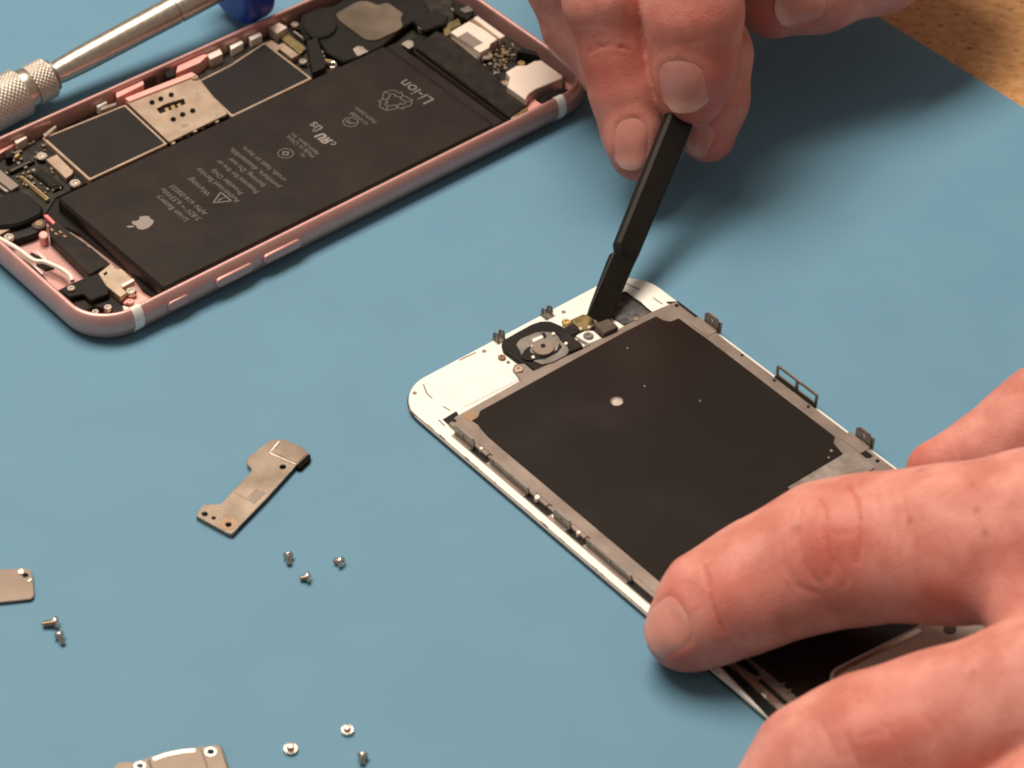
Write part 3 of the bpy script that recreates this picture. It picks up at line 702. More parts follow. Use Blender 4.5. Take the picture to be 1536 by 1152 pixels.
# scuffs and flecks on the sheet
for x, y, r in ((967, 579, 1.6), (941, 522, 1.5), (1247, 676, 2.4), (1243, 686, 1.8), (1050, 601, 1.4)):
    dslab('dust_fleck', circle(x, y, r, 8, r * .8), zs, zs + .03, M['dull'], parent=sheet_o)
# shiny clear tape at lower right
tape = [(1181, 731), (1264, 682), (1282, 676), (1300, 690), (1312, 701), (1290, 716), (1240, 735), (1196, 739)]
dslab('foil_tape', tape, zp, zs + .08, M['tape'], rnd=.3)
dslab('dark_recess', [(1030, 875), (1058, 862), (1120, 908), (1105, 918), (1085, 918)], zp, zp + .06, M['black'], H2)
# holes (dark plugs) in plate flange
for x, y, g, r in ((1328, 186, H1, 11), (260, 738, H1, 11), (1140, 932, H2, 11), (490, 425, H2, 8), (645, 545, H2, 9), (808, 672, H2, 9), (335, 300, H2, 9)):
    dslab('rivet_hole', circle(x, y, r, 12, r * .75), zp - .1, zp + .03, M['black'], g)
dslab('amber_film', [(305, 225), (415, 215), (440, 245), (420, 290), (385, 305), (330, 270)], zp, zp + .06, M['rust'], K1, rnd=.4)
dslab('corner_gap', [(138, 283), (256, 210), (275, 240), (215, 290), (285, 372), (268, 404)], ZB, ZB + .1, M['black'], K1)
dslab('corner_gap', [(1280, 168), (1335, 165), (1440, 245), (1420, 240), (1330, 180)], ZB, ZB + .4, M['black'], H1)
# near-side rail: low wall with uprights, gaps and slotted brackets
vrail = vl - .35
def upos(px, py, z): return DS.uv(px, py, z)[0]
def upright(u0, u1, v, z0, z1, nm, m, hole_=None, th=.35, lean=0.0, cut=.5):
    L = u1 - u0; H = z1 - z0
    out = [(0, 0), (L, 0), (L, H - cut), (L - cut, H), (cut, H), (0, H - cut)]
    def to3(p, off): return (u0 + p[0], v + off + lean * p[1], z0 + p[1])
    hs = hole_ or []
    mb = MB(); n = len(out); vs, fs = [], []
    lst = [[Vector((x, y, 0)) for x, y in out]] + [[Vector((x * 1.0, y * 1.0, 0)) for x, y in h] for h in hs]
    flat = [p for l in lst for p in l]
    vs = [to3(p, -th / 2) for p in flat] + [to3(p, th / 2) for p in flat]; k = len(flat)
    for t in tessellate_polygon(lst): fs.append(tuple(t)); fs.append(tuple(k + i for i in reversed(t)))
    b = 0
    for l in lst:
        m_ = len(l)
        for i in range(m_): j = (i + 1) % m_; fs.append((b + i, b + j, k + b + j, k + b + i))
        b += m_
    mb.add(vs, fs); return mb.build(nm, m, disp)
zr = 4.0
def rail_tab(p0, p1):
    u0, u1 = upos(*p0, 3.0), upos(*p1, 3.0); L = u1 - u0
    upright(u0, u1, vrail, ZB, zr, 'clip_tab', M['plate_dark'], [circle(L / 2, 1.45, .42, 12)])
def rail_slot(p0, p1):
    u0, u1 = upos(*p0, 2.6), upos(*p1, 2.6); L = u1 - u0
    upright(u0, u1, vrail, ZB, zr - .6, 'slotted_bracket', M['plate_dark'], [rect(.8, .95, L / 2 - .4, 1.45), rect(L / 2 + .4, .95, L - .8, 1.45)], cut=.4)
tabs = [((685, 640), (708, 668)), ((828, 770), (851, 792))]
slots = [((733, 690), (793, 738)), ((879, 812), (943, 872))]
for a, b in tabs: rail_tab(a, b)
for a, b in slots: rail_slot(a, b)
def dark_gap(p0, p1, wd=1.15, z=1.68):
    a, b = DP([p0, p1], z); MB().ribbon([(a[0], vrail - .3), (b[0], vrail - .3)], wd, ZB, z).build('rail_gap', M['black'], disp)
for a, b in (((710, 672), (733, 692)), ((793, 740), (828, 770)), ((851, 795), (879, 815)), ((943, 872), (985, 905))): dark_gap(a, b)
# pale ledge between the rail and the plate, with clips
for a, b in (((713, 664), (735, 680)), ((797, 737), (822, 757)), ((853, 787), (878, 806)), ((950, 868), (985, 898))):
    q = DP([a, b], 2.5); MB().ribbon([(q[0][0], vl + .25), (q[1][0], vl + .25)], .9, ZB, 2.5).build('rail_ledge', M['plate'], disp)
    MB().ribbon([(q[0][0] + .3, vl + .85), (q[1][0] + .6, vl + .85)], .25, zp, zp + .05).build('rail_slit', M['black'], disp)
MB().ribbon([(uL + 2.5, vrail - .62), (DL - 9, vrail - .62)], .85, ZB - .1, ZB + .14).build('rail_foot', M['plate'], disp)
# broken glue / grey chips along the white edge
rng = random.Random(11)
mb = MB()
for k in range(26):
    u = rng.uniform(8, 92); a = rng.uniform(.4, 2.2); b = rng.uniform(.12, .3)
    mb.prism(rounded(rect(u, -DW / 2 + .28, u + a, -DW / 2 + .3 + b), .1, 2), .9, ZB - .02)
o = mb.build('edge_glue', M['rust'], disp); o['kind'] = 'stuff'
for x, y, r in ((806, 745, 4.5), (722, 672, 3), (868, 798, 3.5)):
    dslab('rail_pin', circle(x, y, r, 12, r * .8), ZB, 2.75, M['bright'], bevel=.12)
MB().ribbon([(6, -DW / 2 + .36), (96, -DW / 2 + .36)], .16, ZB - .3, ZB - .04).build('edge_seam', M['rust'], disp)
# lower rail section seen between the fingers: white film strips and black bars
for q, z0, z1, nm, m in (
    ([(0, 560), (60, 550), (540, 990), (450, 1030)], ZB, 1.9, 'rail_gap', M['black']),
    ([(110, 570), (150, 575), (330, 730), (355, 800), (330, 790)], 1.9, 2.3, 'film_strip', M['silver']),
    ([(385, 790), (400, 785), (600, 950), (530, 975), (420, 870)], 1.9, 2.3, 'film_strip', M['silver']),
    ([(120, 530), (190, 495), (330, 610), (340, 650), (310, 650)], zp, zp + .25, 'rail_gap', M['black']),
    ([(330, 690), (360, 680), (640, 930), (600, 950)], zp, zp + .3, 'rail_gap', M['black'])):
    dslab(nm, q, z0, z1, m, K6)
for k, (x, y) in enumerate(((545, 730), (600, 785), (665, 865), (375, 610))):
    a, b = DP([(x - 25, y + 12), (x + 15, y - 15)], zs + .05, *K6); MB().ribbon([a, b], .3, zp, zs + .06).build('copper_tick', M['dull'], disp)
# steel cover plate at the low end
cover_px = [(1245, 1018), (1246, 1008), (1252, 1001), (1372, 940), (1400, 925), (1530, 900), (1560, 960), (1420, 1010), (1300, 1060), (1256, 1040)]
cv = DP(cover_px, 3.0); 
MB().prism(rounded(cv, 1.2, 4), zs, 3.0, .25).build('cover_plate', M['cover'], disp, True)
cvo = dslab('plate_rim', [(1249, 1022), (1251, 1010), (1258, 1003), (1378, 942), (1383, 947), (1264, 1008), (1257, 1014), (1256, 1030)], 2.9, 3.22, M['silver'])
for x, y in ((1329, 1003), (1425, 944)): dslab('rivet_hole', circle(x, y, 10, 14, 8), 2.9, 3.04, M['brown'])
# right-hand edge tabs and slotted bracket
vR = DW / 2 - .55
def r_tab(p0, p1, z1=5.0):
    u0, u1 = upos(*p0, 3.0), upos(*p1, 3.0); L = u1 - u0; H = z1 - ZB
    upright(u0, u1, vR, ZB, z1, 'clip_tab', M['plate_dark'], [circle(L / 2, H * .60, .45, 12), rect(L * .3, .15, L * .75, .7)], cut=.9)
    upright(u1 - .2, u1 + .5, vR + .2, ZB, z1 - .6, 'clip_fold', M['plate_dark'], cut=.2)
r_tab((1046, 482), (1066, 498)); r_tab((1272, 655), (1293, 673))
u0, u1 = upos(1163, 566, ZB), upos(1224, 612, ZB); L = u1 - u0
upright(u0, u1, vR, ZB, 4.9, 'slotted_bracket', M['plate_dark'], [rect(.55, 1.1, L / 2 - .35, 2.9), rect(L / 2 + .35, 1.1, L - .55, 2.9)], cut=.35)
MB().ribbon([(u0 + .3, vR - .5), (u1 - .2, vR - .5)], .7, ZB, zp + .05).build('rail_gap', M['black'], disp)
for p in ((1052, 488), (1280, 662)):
    uu = upos(*p, zp); MB().prism(rounded(rect(uu - 2.4, vR - 3.2, uu + 3.4, vR - .35), .5), zp, zp + .12).build('tab_base', M['plate'], disp)
# top-edge clips
for (px, py) in ((748, 503), (820, 467)):
    u, v = DS.uv(px, py + 6, ZB)
    th = .35
    for s_ in (-.75, .75):
        mbx = MB()
        pts = [(0, 0), (1.7, 0), (1.7, 1.5), (1.2, 2.3), (.5, 2.3), (0, 1.5)]
        lst = [[Vector((x, y, 0)) for x, y in pts], [Vector((x + .85, y + 1.35, 0)) for x, y in circle(0, 0, .42, 10)]]
        flat = [p for l in lst for p in l]; k = len(flat)
        vs = [(u - .8 + p.x, v + s_ - th / 2, ZB + p.y) for p in flat] + [(u - .8 + p.x, v + s_ + th / 2, ZB + p.y) for p in flat]; fs = []
        for t in tessellate_polygon(lst): fs.append(tuple(t)); fs.append(tuple(k + i for i in reversed(t)))
        for b0, m_ in ((0, 6), (6, 10)):
            for i in range(m_): j = (i + 1) % m_; fs.append((b0 + i, b0 + j, k + b0 + j, k + b0 + i))
        mbx.add(vs, fs); mbx.build('clip_tab', M['plate_dark'], disp)
    MB().prism(rect(u - 1.0, v - 1.1, u + 1.1, v + 1.1), ZB, ZB + .25).build('tab_base', M['dull'], disp)
# raised white panel edge and moulding marks on the border
dslab('white_step', [(150, 632), (390, 815), (330, 850), (-150, 1090), (-420, 900), (-100, 745)], ZB, ZB + .14, M['white'], H4, bevel=.08, rnd=.6)
for pts in ([(285, 450), (320, 432), (365, 412)], [(112, 565), (130, 610), (155, 632)], [(205, 670), (240, 690)], [(1215, 150), (1260, 180)], [(1080, 80), (1150, 110)], [(185, 735), (215, 765)]):
    MB().ribbon(DP(pts, ZB, *H1), .35, ZB - .02, ZB + .03).build('moulding_mark', M['print_light'], disp)
for x, y in ((404, 405), (785, 217), (70, 606)):
    dslab('moulded_hole', circle(x, y, 11, 14, 8), ZB - .02, ZB + .05, M['dull'], H1)
# home button
hb = dslab('home_button', [(205, 482), (232, 440), (350, 372), (500, 290), (580, 264), (680, 264), (760, 298), (850, 345), (880, 430), (985, 490), (985, 512), (860, 590), (720, 665), (555, 746), (520, 746), (440, 672), (370, 662), (222, 552)], ZB - .02, ZB + .7, M['black'], H4, bevel=.2, rnd=.5)
dslab('button_plate', [(345, 492), (370, 455), (400, 430), (540, 372), (640, 366), (722, 382), (752, 412), (800, 478), (832, 468), (862, 540), (832, 592), (700, 660), (600, 682), (520, 652), (490, 612), (400, 592), (370, 532)], ZB + .7, ZB + 1.0, M['plate_dark'], H4, bevel=.08, parent=hb, rnd=.3)
dslab('button_recess', [(430, 540), (490, 500), (480, 560), (560, 605), (640, 600), (740, 540), (760, 480), (790, 510), (740, 570), (620, 630), (520, 640), (440, 640), (390, 610)], ZB + 1.0, ZB + 1.06, M['black'], H4, parent=hb)
dslab('button_recess', [(590, 380), (620, 375), (640, 410), (620, 440), (600, 430)], ZB + 1.0, ZB + 1.06, M['flex'], H4, parent=hb)
bd = dslab('button_disc', circle(608, 510, 108, 28, 78), ZB + 1.0, ZB + 1.6, M['dull'], H4, bevel=.12, parent=hb)
dslab('disc_hole', circle(606, 502, 24, 16, 20), ZB + 1.55, ZB + 1.64, M['black'], H4, parent=hb)
dslab('white_chip', [(500, 438), (598, 402), (608, 424), (515, 468)], ZB + 1.0, ZB + 1.75, M['white'], H4, parent=hb)
for x, y in ((505, 505), (705, 385), (510, 610), (825, 478)):
    dslab('solder_dot', circle(x, y, 16, 10, 13), ZB + .9, ZB + 1.35, M['bright'], H4, parent=hb)
# button cable and its connector
dslab('button_cable', [(740, 380), (860, 300), (905, 285), (958, 335), (940, 370), (870, 402), (975, 480), (988, 512), (905, 548), (860, 560), (820, 470), (770, 450)], ZB + .4, ZB + 1.1, M['flex'], H4, bevel=.1)
dslab('cable_foot', [(850, 560), (905, 545), (1030, 490), (1000, 470), (940, 440), (930, 420), (1000, 455), (1060, 490), (890, 570)], ZB, ZB + .5, M['plate_dark'], H4)
dslab('brass_plate', [(872, 250), (980, 200), (1080, 200), (1100, 300), (1060, 345), (960, 350), (900, 300)], ZB, ZB + .9, M['brass'], H4, bevel=.12)
screw_at([(830, 268)], H4, ZB + .4, 1.0, 'screw', M['gold'], disp, DS)
dslab('cable_connector', [(1085, 292), (1232, 240), (1312, 300), (1322, 325), (1190, 385)], ZB, ZB + 1.7, M['brown'], H4, bevel=.15)
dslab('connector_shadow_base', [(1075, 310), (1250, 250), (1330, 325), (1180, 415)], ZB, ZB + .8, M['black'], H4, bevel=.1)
dslab('white_post', [(915, 405), (1020, 355), (1090, 360), (1165, 432), (1045, 480)], ZB, ZB + .5, M['white'], H4, bevel=.1, rnd=.3)
screw_at([(1040, 398)], H4, ZB + .5, 1.05, 'screw', M['plate_dark'], disp, DS)
screw_at([(210, 606)], H4, ZB + .1, .8, 'screw', M['rust'], disp, DS, .4); screw_at([(372, 722)], H4, zp, .95, 'screw', M['tan'], disp, DS, .35)
screw_at([(270, 655)], H4, ZB, .35, 'screw', M['dull'], disp, DS, .3); screw_at([(1045, 320), (965, 335)], H4, ZB + .9, .35, 'solder_dot', M['bright'], disp, DS, .3)
# black foil strip at the right of the spudger
dslab('foil_strip', [(560, 170), (680, 135), (860, 250), (985, 375), (940, 400), (660, 515), (500, 410), (460, 330)], ZB, ZB + .35, M['foil'], K4, bevel=.08)
dslab('foil_border', [(600, 150), (680, 128), (990, 368), (975, 378), (680, 160), (610, 175)], ZB, ZB + .45, M['black'], K4)
dslab('foil_dot', circle(800, 444, 32, 12, 22), zp, zp + .1, M['dull'], K4)

# ------------------------------------------------------------------ brackets
def bracket(name, label, px, z0, z1, m, holes, rnd=.5, bevel=.06):
    P3 = [at(a, b, z1)[:2] for a, b in px]; cx = sum(p[0] for p in P3) / len(P3); cy = sum(p[1] for p in P3) / len(P3)
    root = thing(name, label, 'metal bracket', (cx, cy, 0))
    loc = lambda pts, z: [(float(at(a, b, z)[0] - cx), float(at(a, b, z)[1] - cy)) for a, b in pts]
    MB().prism(rounded(loc(px, z1), rnd, 3), z0, z1, bevel, holes=[loc(circle(x, y, r, 14, r * .75), z1) for x, y, r in holes]).build('bracket_plate', m, root)
    return root, loc
B1 = (4.268, 270, 630)
px1 = crop([(105, 615), (122, 572), (150, 546), (180, 536), (232, 541), (266, 535), (330, 462), (456, 332), (456, 310), (422, 276), (440, 236), (492, 196), (580, 126), (668, 124), (770, 168), (830, 214), (745, 288), (735, 300), (560, 494), (370, 690), (330, 732), (300, 722)], *B1)
h1 = [(*crop([p], *B1)[0], r) for p, r in (((158, 602), 5.0), ((215, 627), 3.6), ((310, 670), 5.0), ((658, 300), 5.2))]
br, loc = bracket('metal_bracket', 'long stepped tan metal bracket with a folded dark end, lying alone on the mat', px1, .75, 1.15, M['bracket'], h1)
MB().prism(loc(crop([(742, 292), (832, 216), (836, 226), (828, 252), (770, 306), (752, 304)], *B1), 1.1), .02, 1.0).build('folded_end', M['shade_black'], br)
MB().prism(loc(crop([(105, 618), (300, 725), (330, 735), (372, 692), (366, 688), (326, 724), (305, 715), (112, 612)], *B1), .9), .02, .9).build('bracket_wall', M['bracket_brown'], br)
MB().prism(loc(crop([(372, 690), (735, 302), (728, 298), (366, 684)], *B1), .9), .02, .9).build('bracket_wall', M['shade_black'], br)  # wall coloured black for the shadow along the right edge
for pts in ([(636, 138), (606, 170), (574, 212), (660, 250), (742, 284)],):
    MB().ribbon(rounded(loc(crop(pts, *B1), 1.2), .01, 1) if False else loc(crop(pts, *B1), 1.2), .32, 1.1, 1.27).build('pressed_ridge', M['silver'], br)
q = crop([(640, 150), (668, 130), (770, 172), (824, 212), (745, 276), (600, 210)], *B1)
MB().prism(loc(q, 1.25), 1.1, 1.25, .08).build('raised_corner', M['bracket'], br)
MB().prism(loc(crop([(352, 462), (405, 400), (492, 440), (422, 508)], *B1), 1.24), 1.1, 1.24, .03).build('pale_pad', M['bracket'], br)
MB().prism(loc(crop([(492, 442), (548, 462), (476, 536), (434, 512)], *B1), 1.2), 1.1, 1.2).build('dull_patch', M['dull'], br)
MB().prism(loc(circle(*crop([(310, 662)], *B1)[0], 13, 18, 9), 1.17), 1.1, 1.17, holes=[loc(circle(*crop([(310, 670)], *B1)[0], 5.2, 14, 3.9), 1.17)]).build('stain_ring', M['rust'], br)
for k in range(7):
    x, y = crop([(215 + 21 * k, 570 + 9 * k)], *B1)[0]; MB().prism(loc(circle(x, y, 1.6, 6, 1.1), 1.17), 1.1, 1.17).build('etched_mark', M['rust'], br)

px2 = [(-62, 857), (0, 854), (36, 852), (46, 855), (49, 866), (51, 893), (47, 898), (20, 901), (0, 903), (-62, 908)]
br, loc = bracket('metal_bracket', 'plain brown metal plate with one corner hole, at the left edge of the mat', px2, .35, .8, M['bracket_brown'], [(38, 863, 5)], .5)
MB().prism(loc([(-60, 903), (0, 899), (46, 895), (47, 899), (0, 904), (-60, 909)], .4), .02, .5).build('bracket_wall', M['brown'], br)
MB().prism(loc([(-40, 862), (-30, 860), (-30, 895), (-40, 896)], .3), .02, .5).build('bracket_wall', M['brown'], br)
MB().prism(loc([(26, 856), (33, 852), (36, 856), (35, 860), (28, 861)], 1.1), .7, 1.1, .1).build('hole_lip', M['bright'], br)
MB().prism(loc([(40, 871), (47, 866), (48, 870), (43, 873)], 1.0), .7, 1.0, .1).build('hole_lip', M['bright'], br)

B3 = (3.413, 150, 1060)
px3 = crop([(78, 300), (110, 282), (180, 286), (236, 264), (330, 236), (512, 206), (592, 196), (616, 202), (652, 318), (690, 450), (560, 500), (160, 560), (60, 430), (60, 330)], *B3)
h3 = [(*crop([p], *B3)[0], r) for p, r in (((566, 230), 6.4), ((204, 302), 6.0))]
br, loc = bracket('metal_bracket', 'wide brown metal cover plate with two screw holes, cut by the bottom edge', px3, .6, 1.05, M['bracket_brown'], h3)
MB().prism(loc(crop([(245, 268), (330, 240), (515, 208), (530, 240), (560, 330), (580, 420), (300, 460), (270, 340)], *B3), 1.5), 1.0, 1.5, .22).build('raised_field', M['bracket_brown'], br)
MB().ribbon(loc(crop([(272, 268), (340, 244), (420, 228), (486, 222)], *B3), 1.62), .7, 1.45, 1.6).build('pressed_ridge', M['bright'], br)  # bright strip paints the highlight on the raised field's top edge
MB().prism(loc(crop([(612, 200), (622, 205), (660, 318), (700, 450), (690, 450), (650, 318)], *B3), .8), .02, .9).build('bracket_wall', M['brown'], br)
for p in h3:
    MB().prism(loc(circle(p[0], p[1], p[2] + 2.2, 18, (p[2] + 2.2) * .75), 1.12), 1.0, 1.12, holes=[loc(circle(p[0], p[1], p[2], 18, p[2] * .75), 1.12)]).build('hole_rim', M['silver'], br)

# ------------------------------------------------------------------ loose screws
def screw_mesh(hr, hh, sr, sl, pan=False):
    pr = [(0, .01), (.18, hr * .30), (0, hr * .36), (0, hr * .85), (hh * .25, hr), (hh * .6, hr)]
    pr += [(hh, hr * .95 if pan else sr * 1.1)]
    pr += [(hh, sr)]
    k = 0; t = hh
    while t < sl - .25:
        pr += [(t + .10, sr * 1.12), (t + .22, sr * .86)]; t += .25
    pr += [(sl - .05, sr * .8), (sl, .01)]
    return MB().lathe(pr, (0, 0, 0), (0, 0, 1), 20)
def loose(headpx, tippx, hr, sl, label, pan=False, up=False, grp='loose screws on the mat'):
    mb = screw_mesh(hr, .75, hr * .52, sl, pan)
    o = mb.build('screw', M['screw'], None, True, 40)
    tag(o, label, 'screw', grp)
    if up:                                              # standing on its head
        p = at(*headpx, .05); o.location = (p[0] * S, p[1] * S, .02 * S)
        o.rotation_euler = (0, 0, 0)
    else:
        zc = hr * .97; a = at(*headpx, zc); b = at(*tippx, hr * .5)
        d = Vector(b - a); d.z = 0; d = d.normalized()
        ang = math.asin(min(.9, (hr - hr * .52) / sl)); d = Vector((d.x * math.cos(ang), d.y * math.cos(ang), -math.sin(ang)))
        o.rotation_euler = d.to_track_quat('Z', 'Y').to_euler(); o.location = [c * S for c in (a[0], a[1], hr * 1.0 + .05)]
    return o
loose((432, 831), (434, 850), 1.0, 2.4, 'small steel screw with its head upward, leftmost of the three below the long bracket')
loose((465, 866), (449, 868), 1.0, 2.0, 'small steel screw pointing left, lowest of the three below the long bracket')
loose((514, 844), (500, 841), 1.05, 2.0, 'small steel screw with its flat head turned right, furthest right below the long bracket')
loose((87, 933), (63, 937), 1.15, 3.0, 'longest screw, flared head at right, lying just below the left edge plate')
loose((88, 951), (95, 967), .95, 2.4, 'stubby screw with a shiny head, beside the longest flared screw')
loose((436, 1126), (436, 1110), 1.25, 1.6, 'small pale screw standing on its round head, right of the bottom cover plate', True, True)
loose((521, 1098), (521, 1084), 1.15, 1.5, 'small pinkish screw standing on its head, topmost of the bottom three screws', True, True)
loose((544, 1131), (543, 1145), 1.0, 2.1, 'dark screw lying with its point down, lowest of the bottom three screws')

# ------------------------------------------------------------------ screwdriver
drv = thing('screwdriver', 'slim aluminium precision screwdriver with knurled grip and blue cap behind the phone', 'screwdriver')
A = Vector(at(22, 143, 6.0)); Bp = Vector(at(264, 14, 11.3))
ax = (Bp - A).normalized()
def along(px, py):                                       # parameter on the axis nearest to a pixel ray
    d = Vector(cam_ray(px, py)).normalized(); o = Vector((0, 0, CAM_H)); w0 = A - o
    b = ax.dot(d); return (b * d.dot(w0) - ax.dot(w0)) / (1 - b * b)
t_ring0, t_ring1, t_step, t_cap0 = along(40, 130), along(74, 112), along(262, 14), along(337, -22)
rk = 4.75
MB().lathe([(t_ring1 + .4, 2.5), (t_ring1 + .8, 2.4), (t_ring1 + 2.5, 2.75), (t_ring1 + 9, 3.05), (t_step - 2, 3.3), (t_step - .4, 3.35), (t_step - .1, 3.1), (t_step + .3, 3.1), (t_step + .6, 3.35), (t_cap0 + .5, 3.35)], A, ax, 32).build('shaft', M['alu'], drv, True, 40)
MB().lathe([(t_ring1 - .3, 3.2), (t_ring1 - .1, 3.7), (t_ring1 + .7, 3.6), (t_ring1 + 1.1, 2.6), (t_ring1 + 1.2, 1.8)], A, ax, 32).build('collar', M['plate_dark'], drv, True)
def knurl(t0, t1, r, nm):
    n = 120; st = .17; K = int((t1 - t0) / st); mb = MB()
    tw = 24 * 2 * math.pi / 72
    def fn(k, i, t):
        if k < 2 or k > K - 2: return -.3
        a = 2 * math.pi * i / n; q = (t - t0) / 1.05
        return .13 * (abs(math.sin(a * 14 + q * math.pi)) + abs(math.sin(a * 14 - q * math.pi))) - .13
    pr = [(t0 + (t1 - t0) * k / K, r) for k in range(K + 1)]
    mb.lathe(pr, A, ax, n, fn); return mb.build(nm, M['knurl'], drv)
knurl(t_ring0 + .5, t_ring1 - .3, 4.6, 'knurled_ring')
MB().lathe([(t_ring0 - 1.6, 4.0), (t_ring0 - 1.5, 4.7), (t_ring0 + .1, 4.8), (t_ring0 + .5, 4.6), (t_ring0 + .6, 4.0)], A, ax, 40).build('groove_ring', M['alu'], drv, True)
knurl(t_ring0 - 26, t_ring0 - 1.6, 5.5, 'knurled_grip')
MB().lathe([(t_ring0 - 30, 1.2), (t_ring0 - 26, 4.2), (t_ring0 - 25.9, 4.0)], A, ax, 32).build('grip_end', M['alu'], drv, True)
MB().lathe([(t_cap0 - .3, 8.0), (t_cap0, 9.4), (t_cap0 + .8, 10.5), (t_cap0 + 2.0, 11.0), (t_cap0 + 5.2, 11.1), (t_cap0 + 6.4, 10.8), (t_cap0 + 7.3, 9.8), (t_cap0 + 7.8, 8.0), (t_cap0 + 7.9, 1)], A, ax, 40).build('blue_cap', M['blue'], drv, True, 60)

# ------------------------------------------------------------------ spudger
T0 = Vector(at(899, 474, 3.4)); T1 = Vector(at(1014, 190, 22.0))
sa = (T1 - T0).normalized(); view = (T0 - Vector((0, 0, CAM_H))).normalized()
sw = sa.cross(view).normalized(); 
rot = Matrix.Rotation(math.radians(20), 3, sa); sw = rot @ sw; sn = sw.cross(sa).normalized()
if sn.dot(view) > 0: sn = -sn
sgn = 1 if sw.x > 0 else -1; sw = sw * sgn                # sw points right in the picture
Lsp = (T1 - T0).length
def sec(t, x0, x1, n0, n1, c=.5):
    o = T0 + sa * t
    pts = [(x0 + c, n0), (x1 - c, n0), (x1, n0 + c), (x1, n1 - c), (x1 - c, n1), (x0 + c, n1), (x0, n1 - c), (x0, n0 + c)]
    return [tuple(o + sw * x + sn * y) for x, y in pts]
spd = thing('spudger', 'black nylon spudger with a notched blade, held over the home button cable', 'pry tool')
mb = MB()
tn = Lsp * .305
mb.loft([sec(-1.2, -2.6, 2.4, -.25, .25, .1), sec(1.5, -2.7, 2.55, -.6, .5, .2), sec(tn - 2.2, -2.75, 2.6, -1.2, .9, .3), sec(tn - .6, -2.7, 2.65, -1.2, 1.0, .3), sec(tn - .1, -1.6, 2.65, -1.2, 1.0, .3)]).build('blade', M['spudger'], spd)
mb = MB()
mb.loft([sec(tn - .15, -1.5, 2.65, -1.3, 1.05, .3), sec(tn + .6, -2.1, 2.7, -1.6, 1.3, .5), sec(tn + 1.8, -2.8, 2.75, -1.7, 1.5, .6), sec(Lsp * .7, -2.9, 2.9, -1.8, 1.7, .65), sec(Lsp, -3.0, 3.1, -1.8, 1.7, .65), sec(Lsp + 42, -3.0, 3.2, -1.8, 1.7, .65)]).build('handle', M['spudger'], spd)

# ------------------------------------------------------------------ hands (one smooth skin each, grown from a distance field)
def smin(a, b, k):
    h = np.clip(.5 + .5 * (b - a) / k, 0, 1)
    return b * (1 - h) + a * h - k * h * (1 - h)

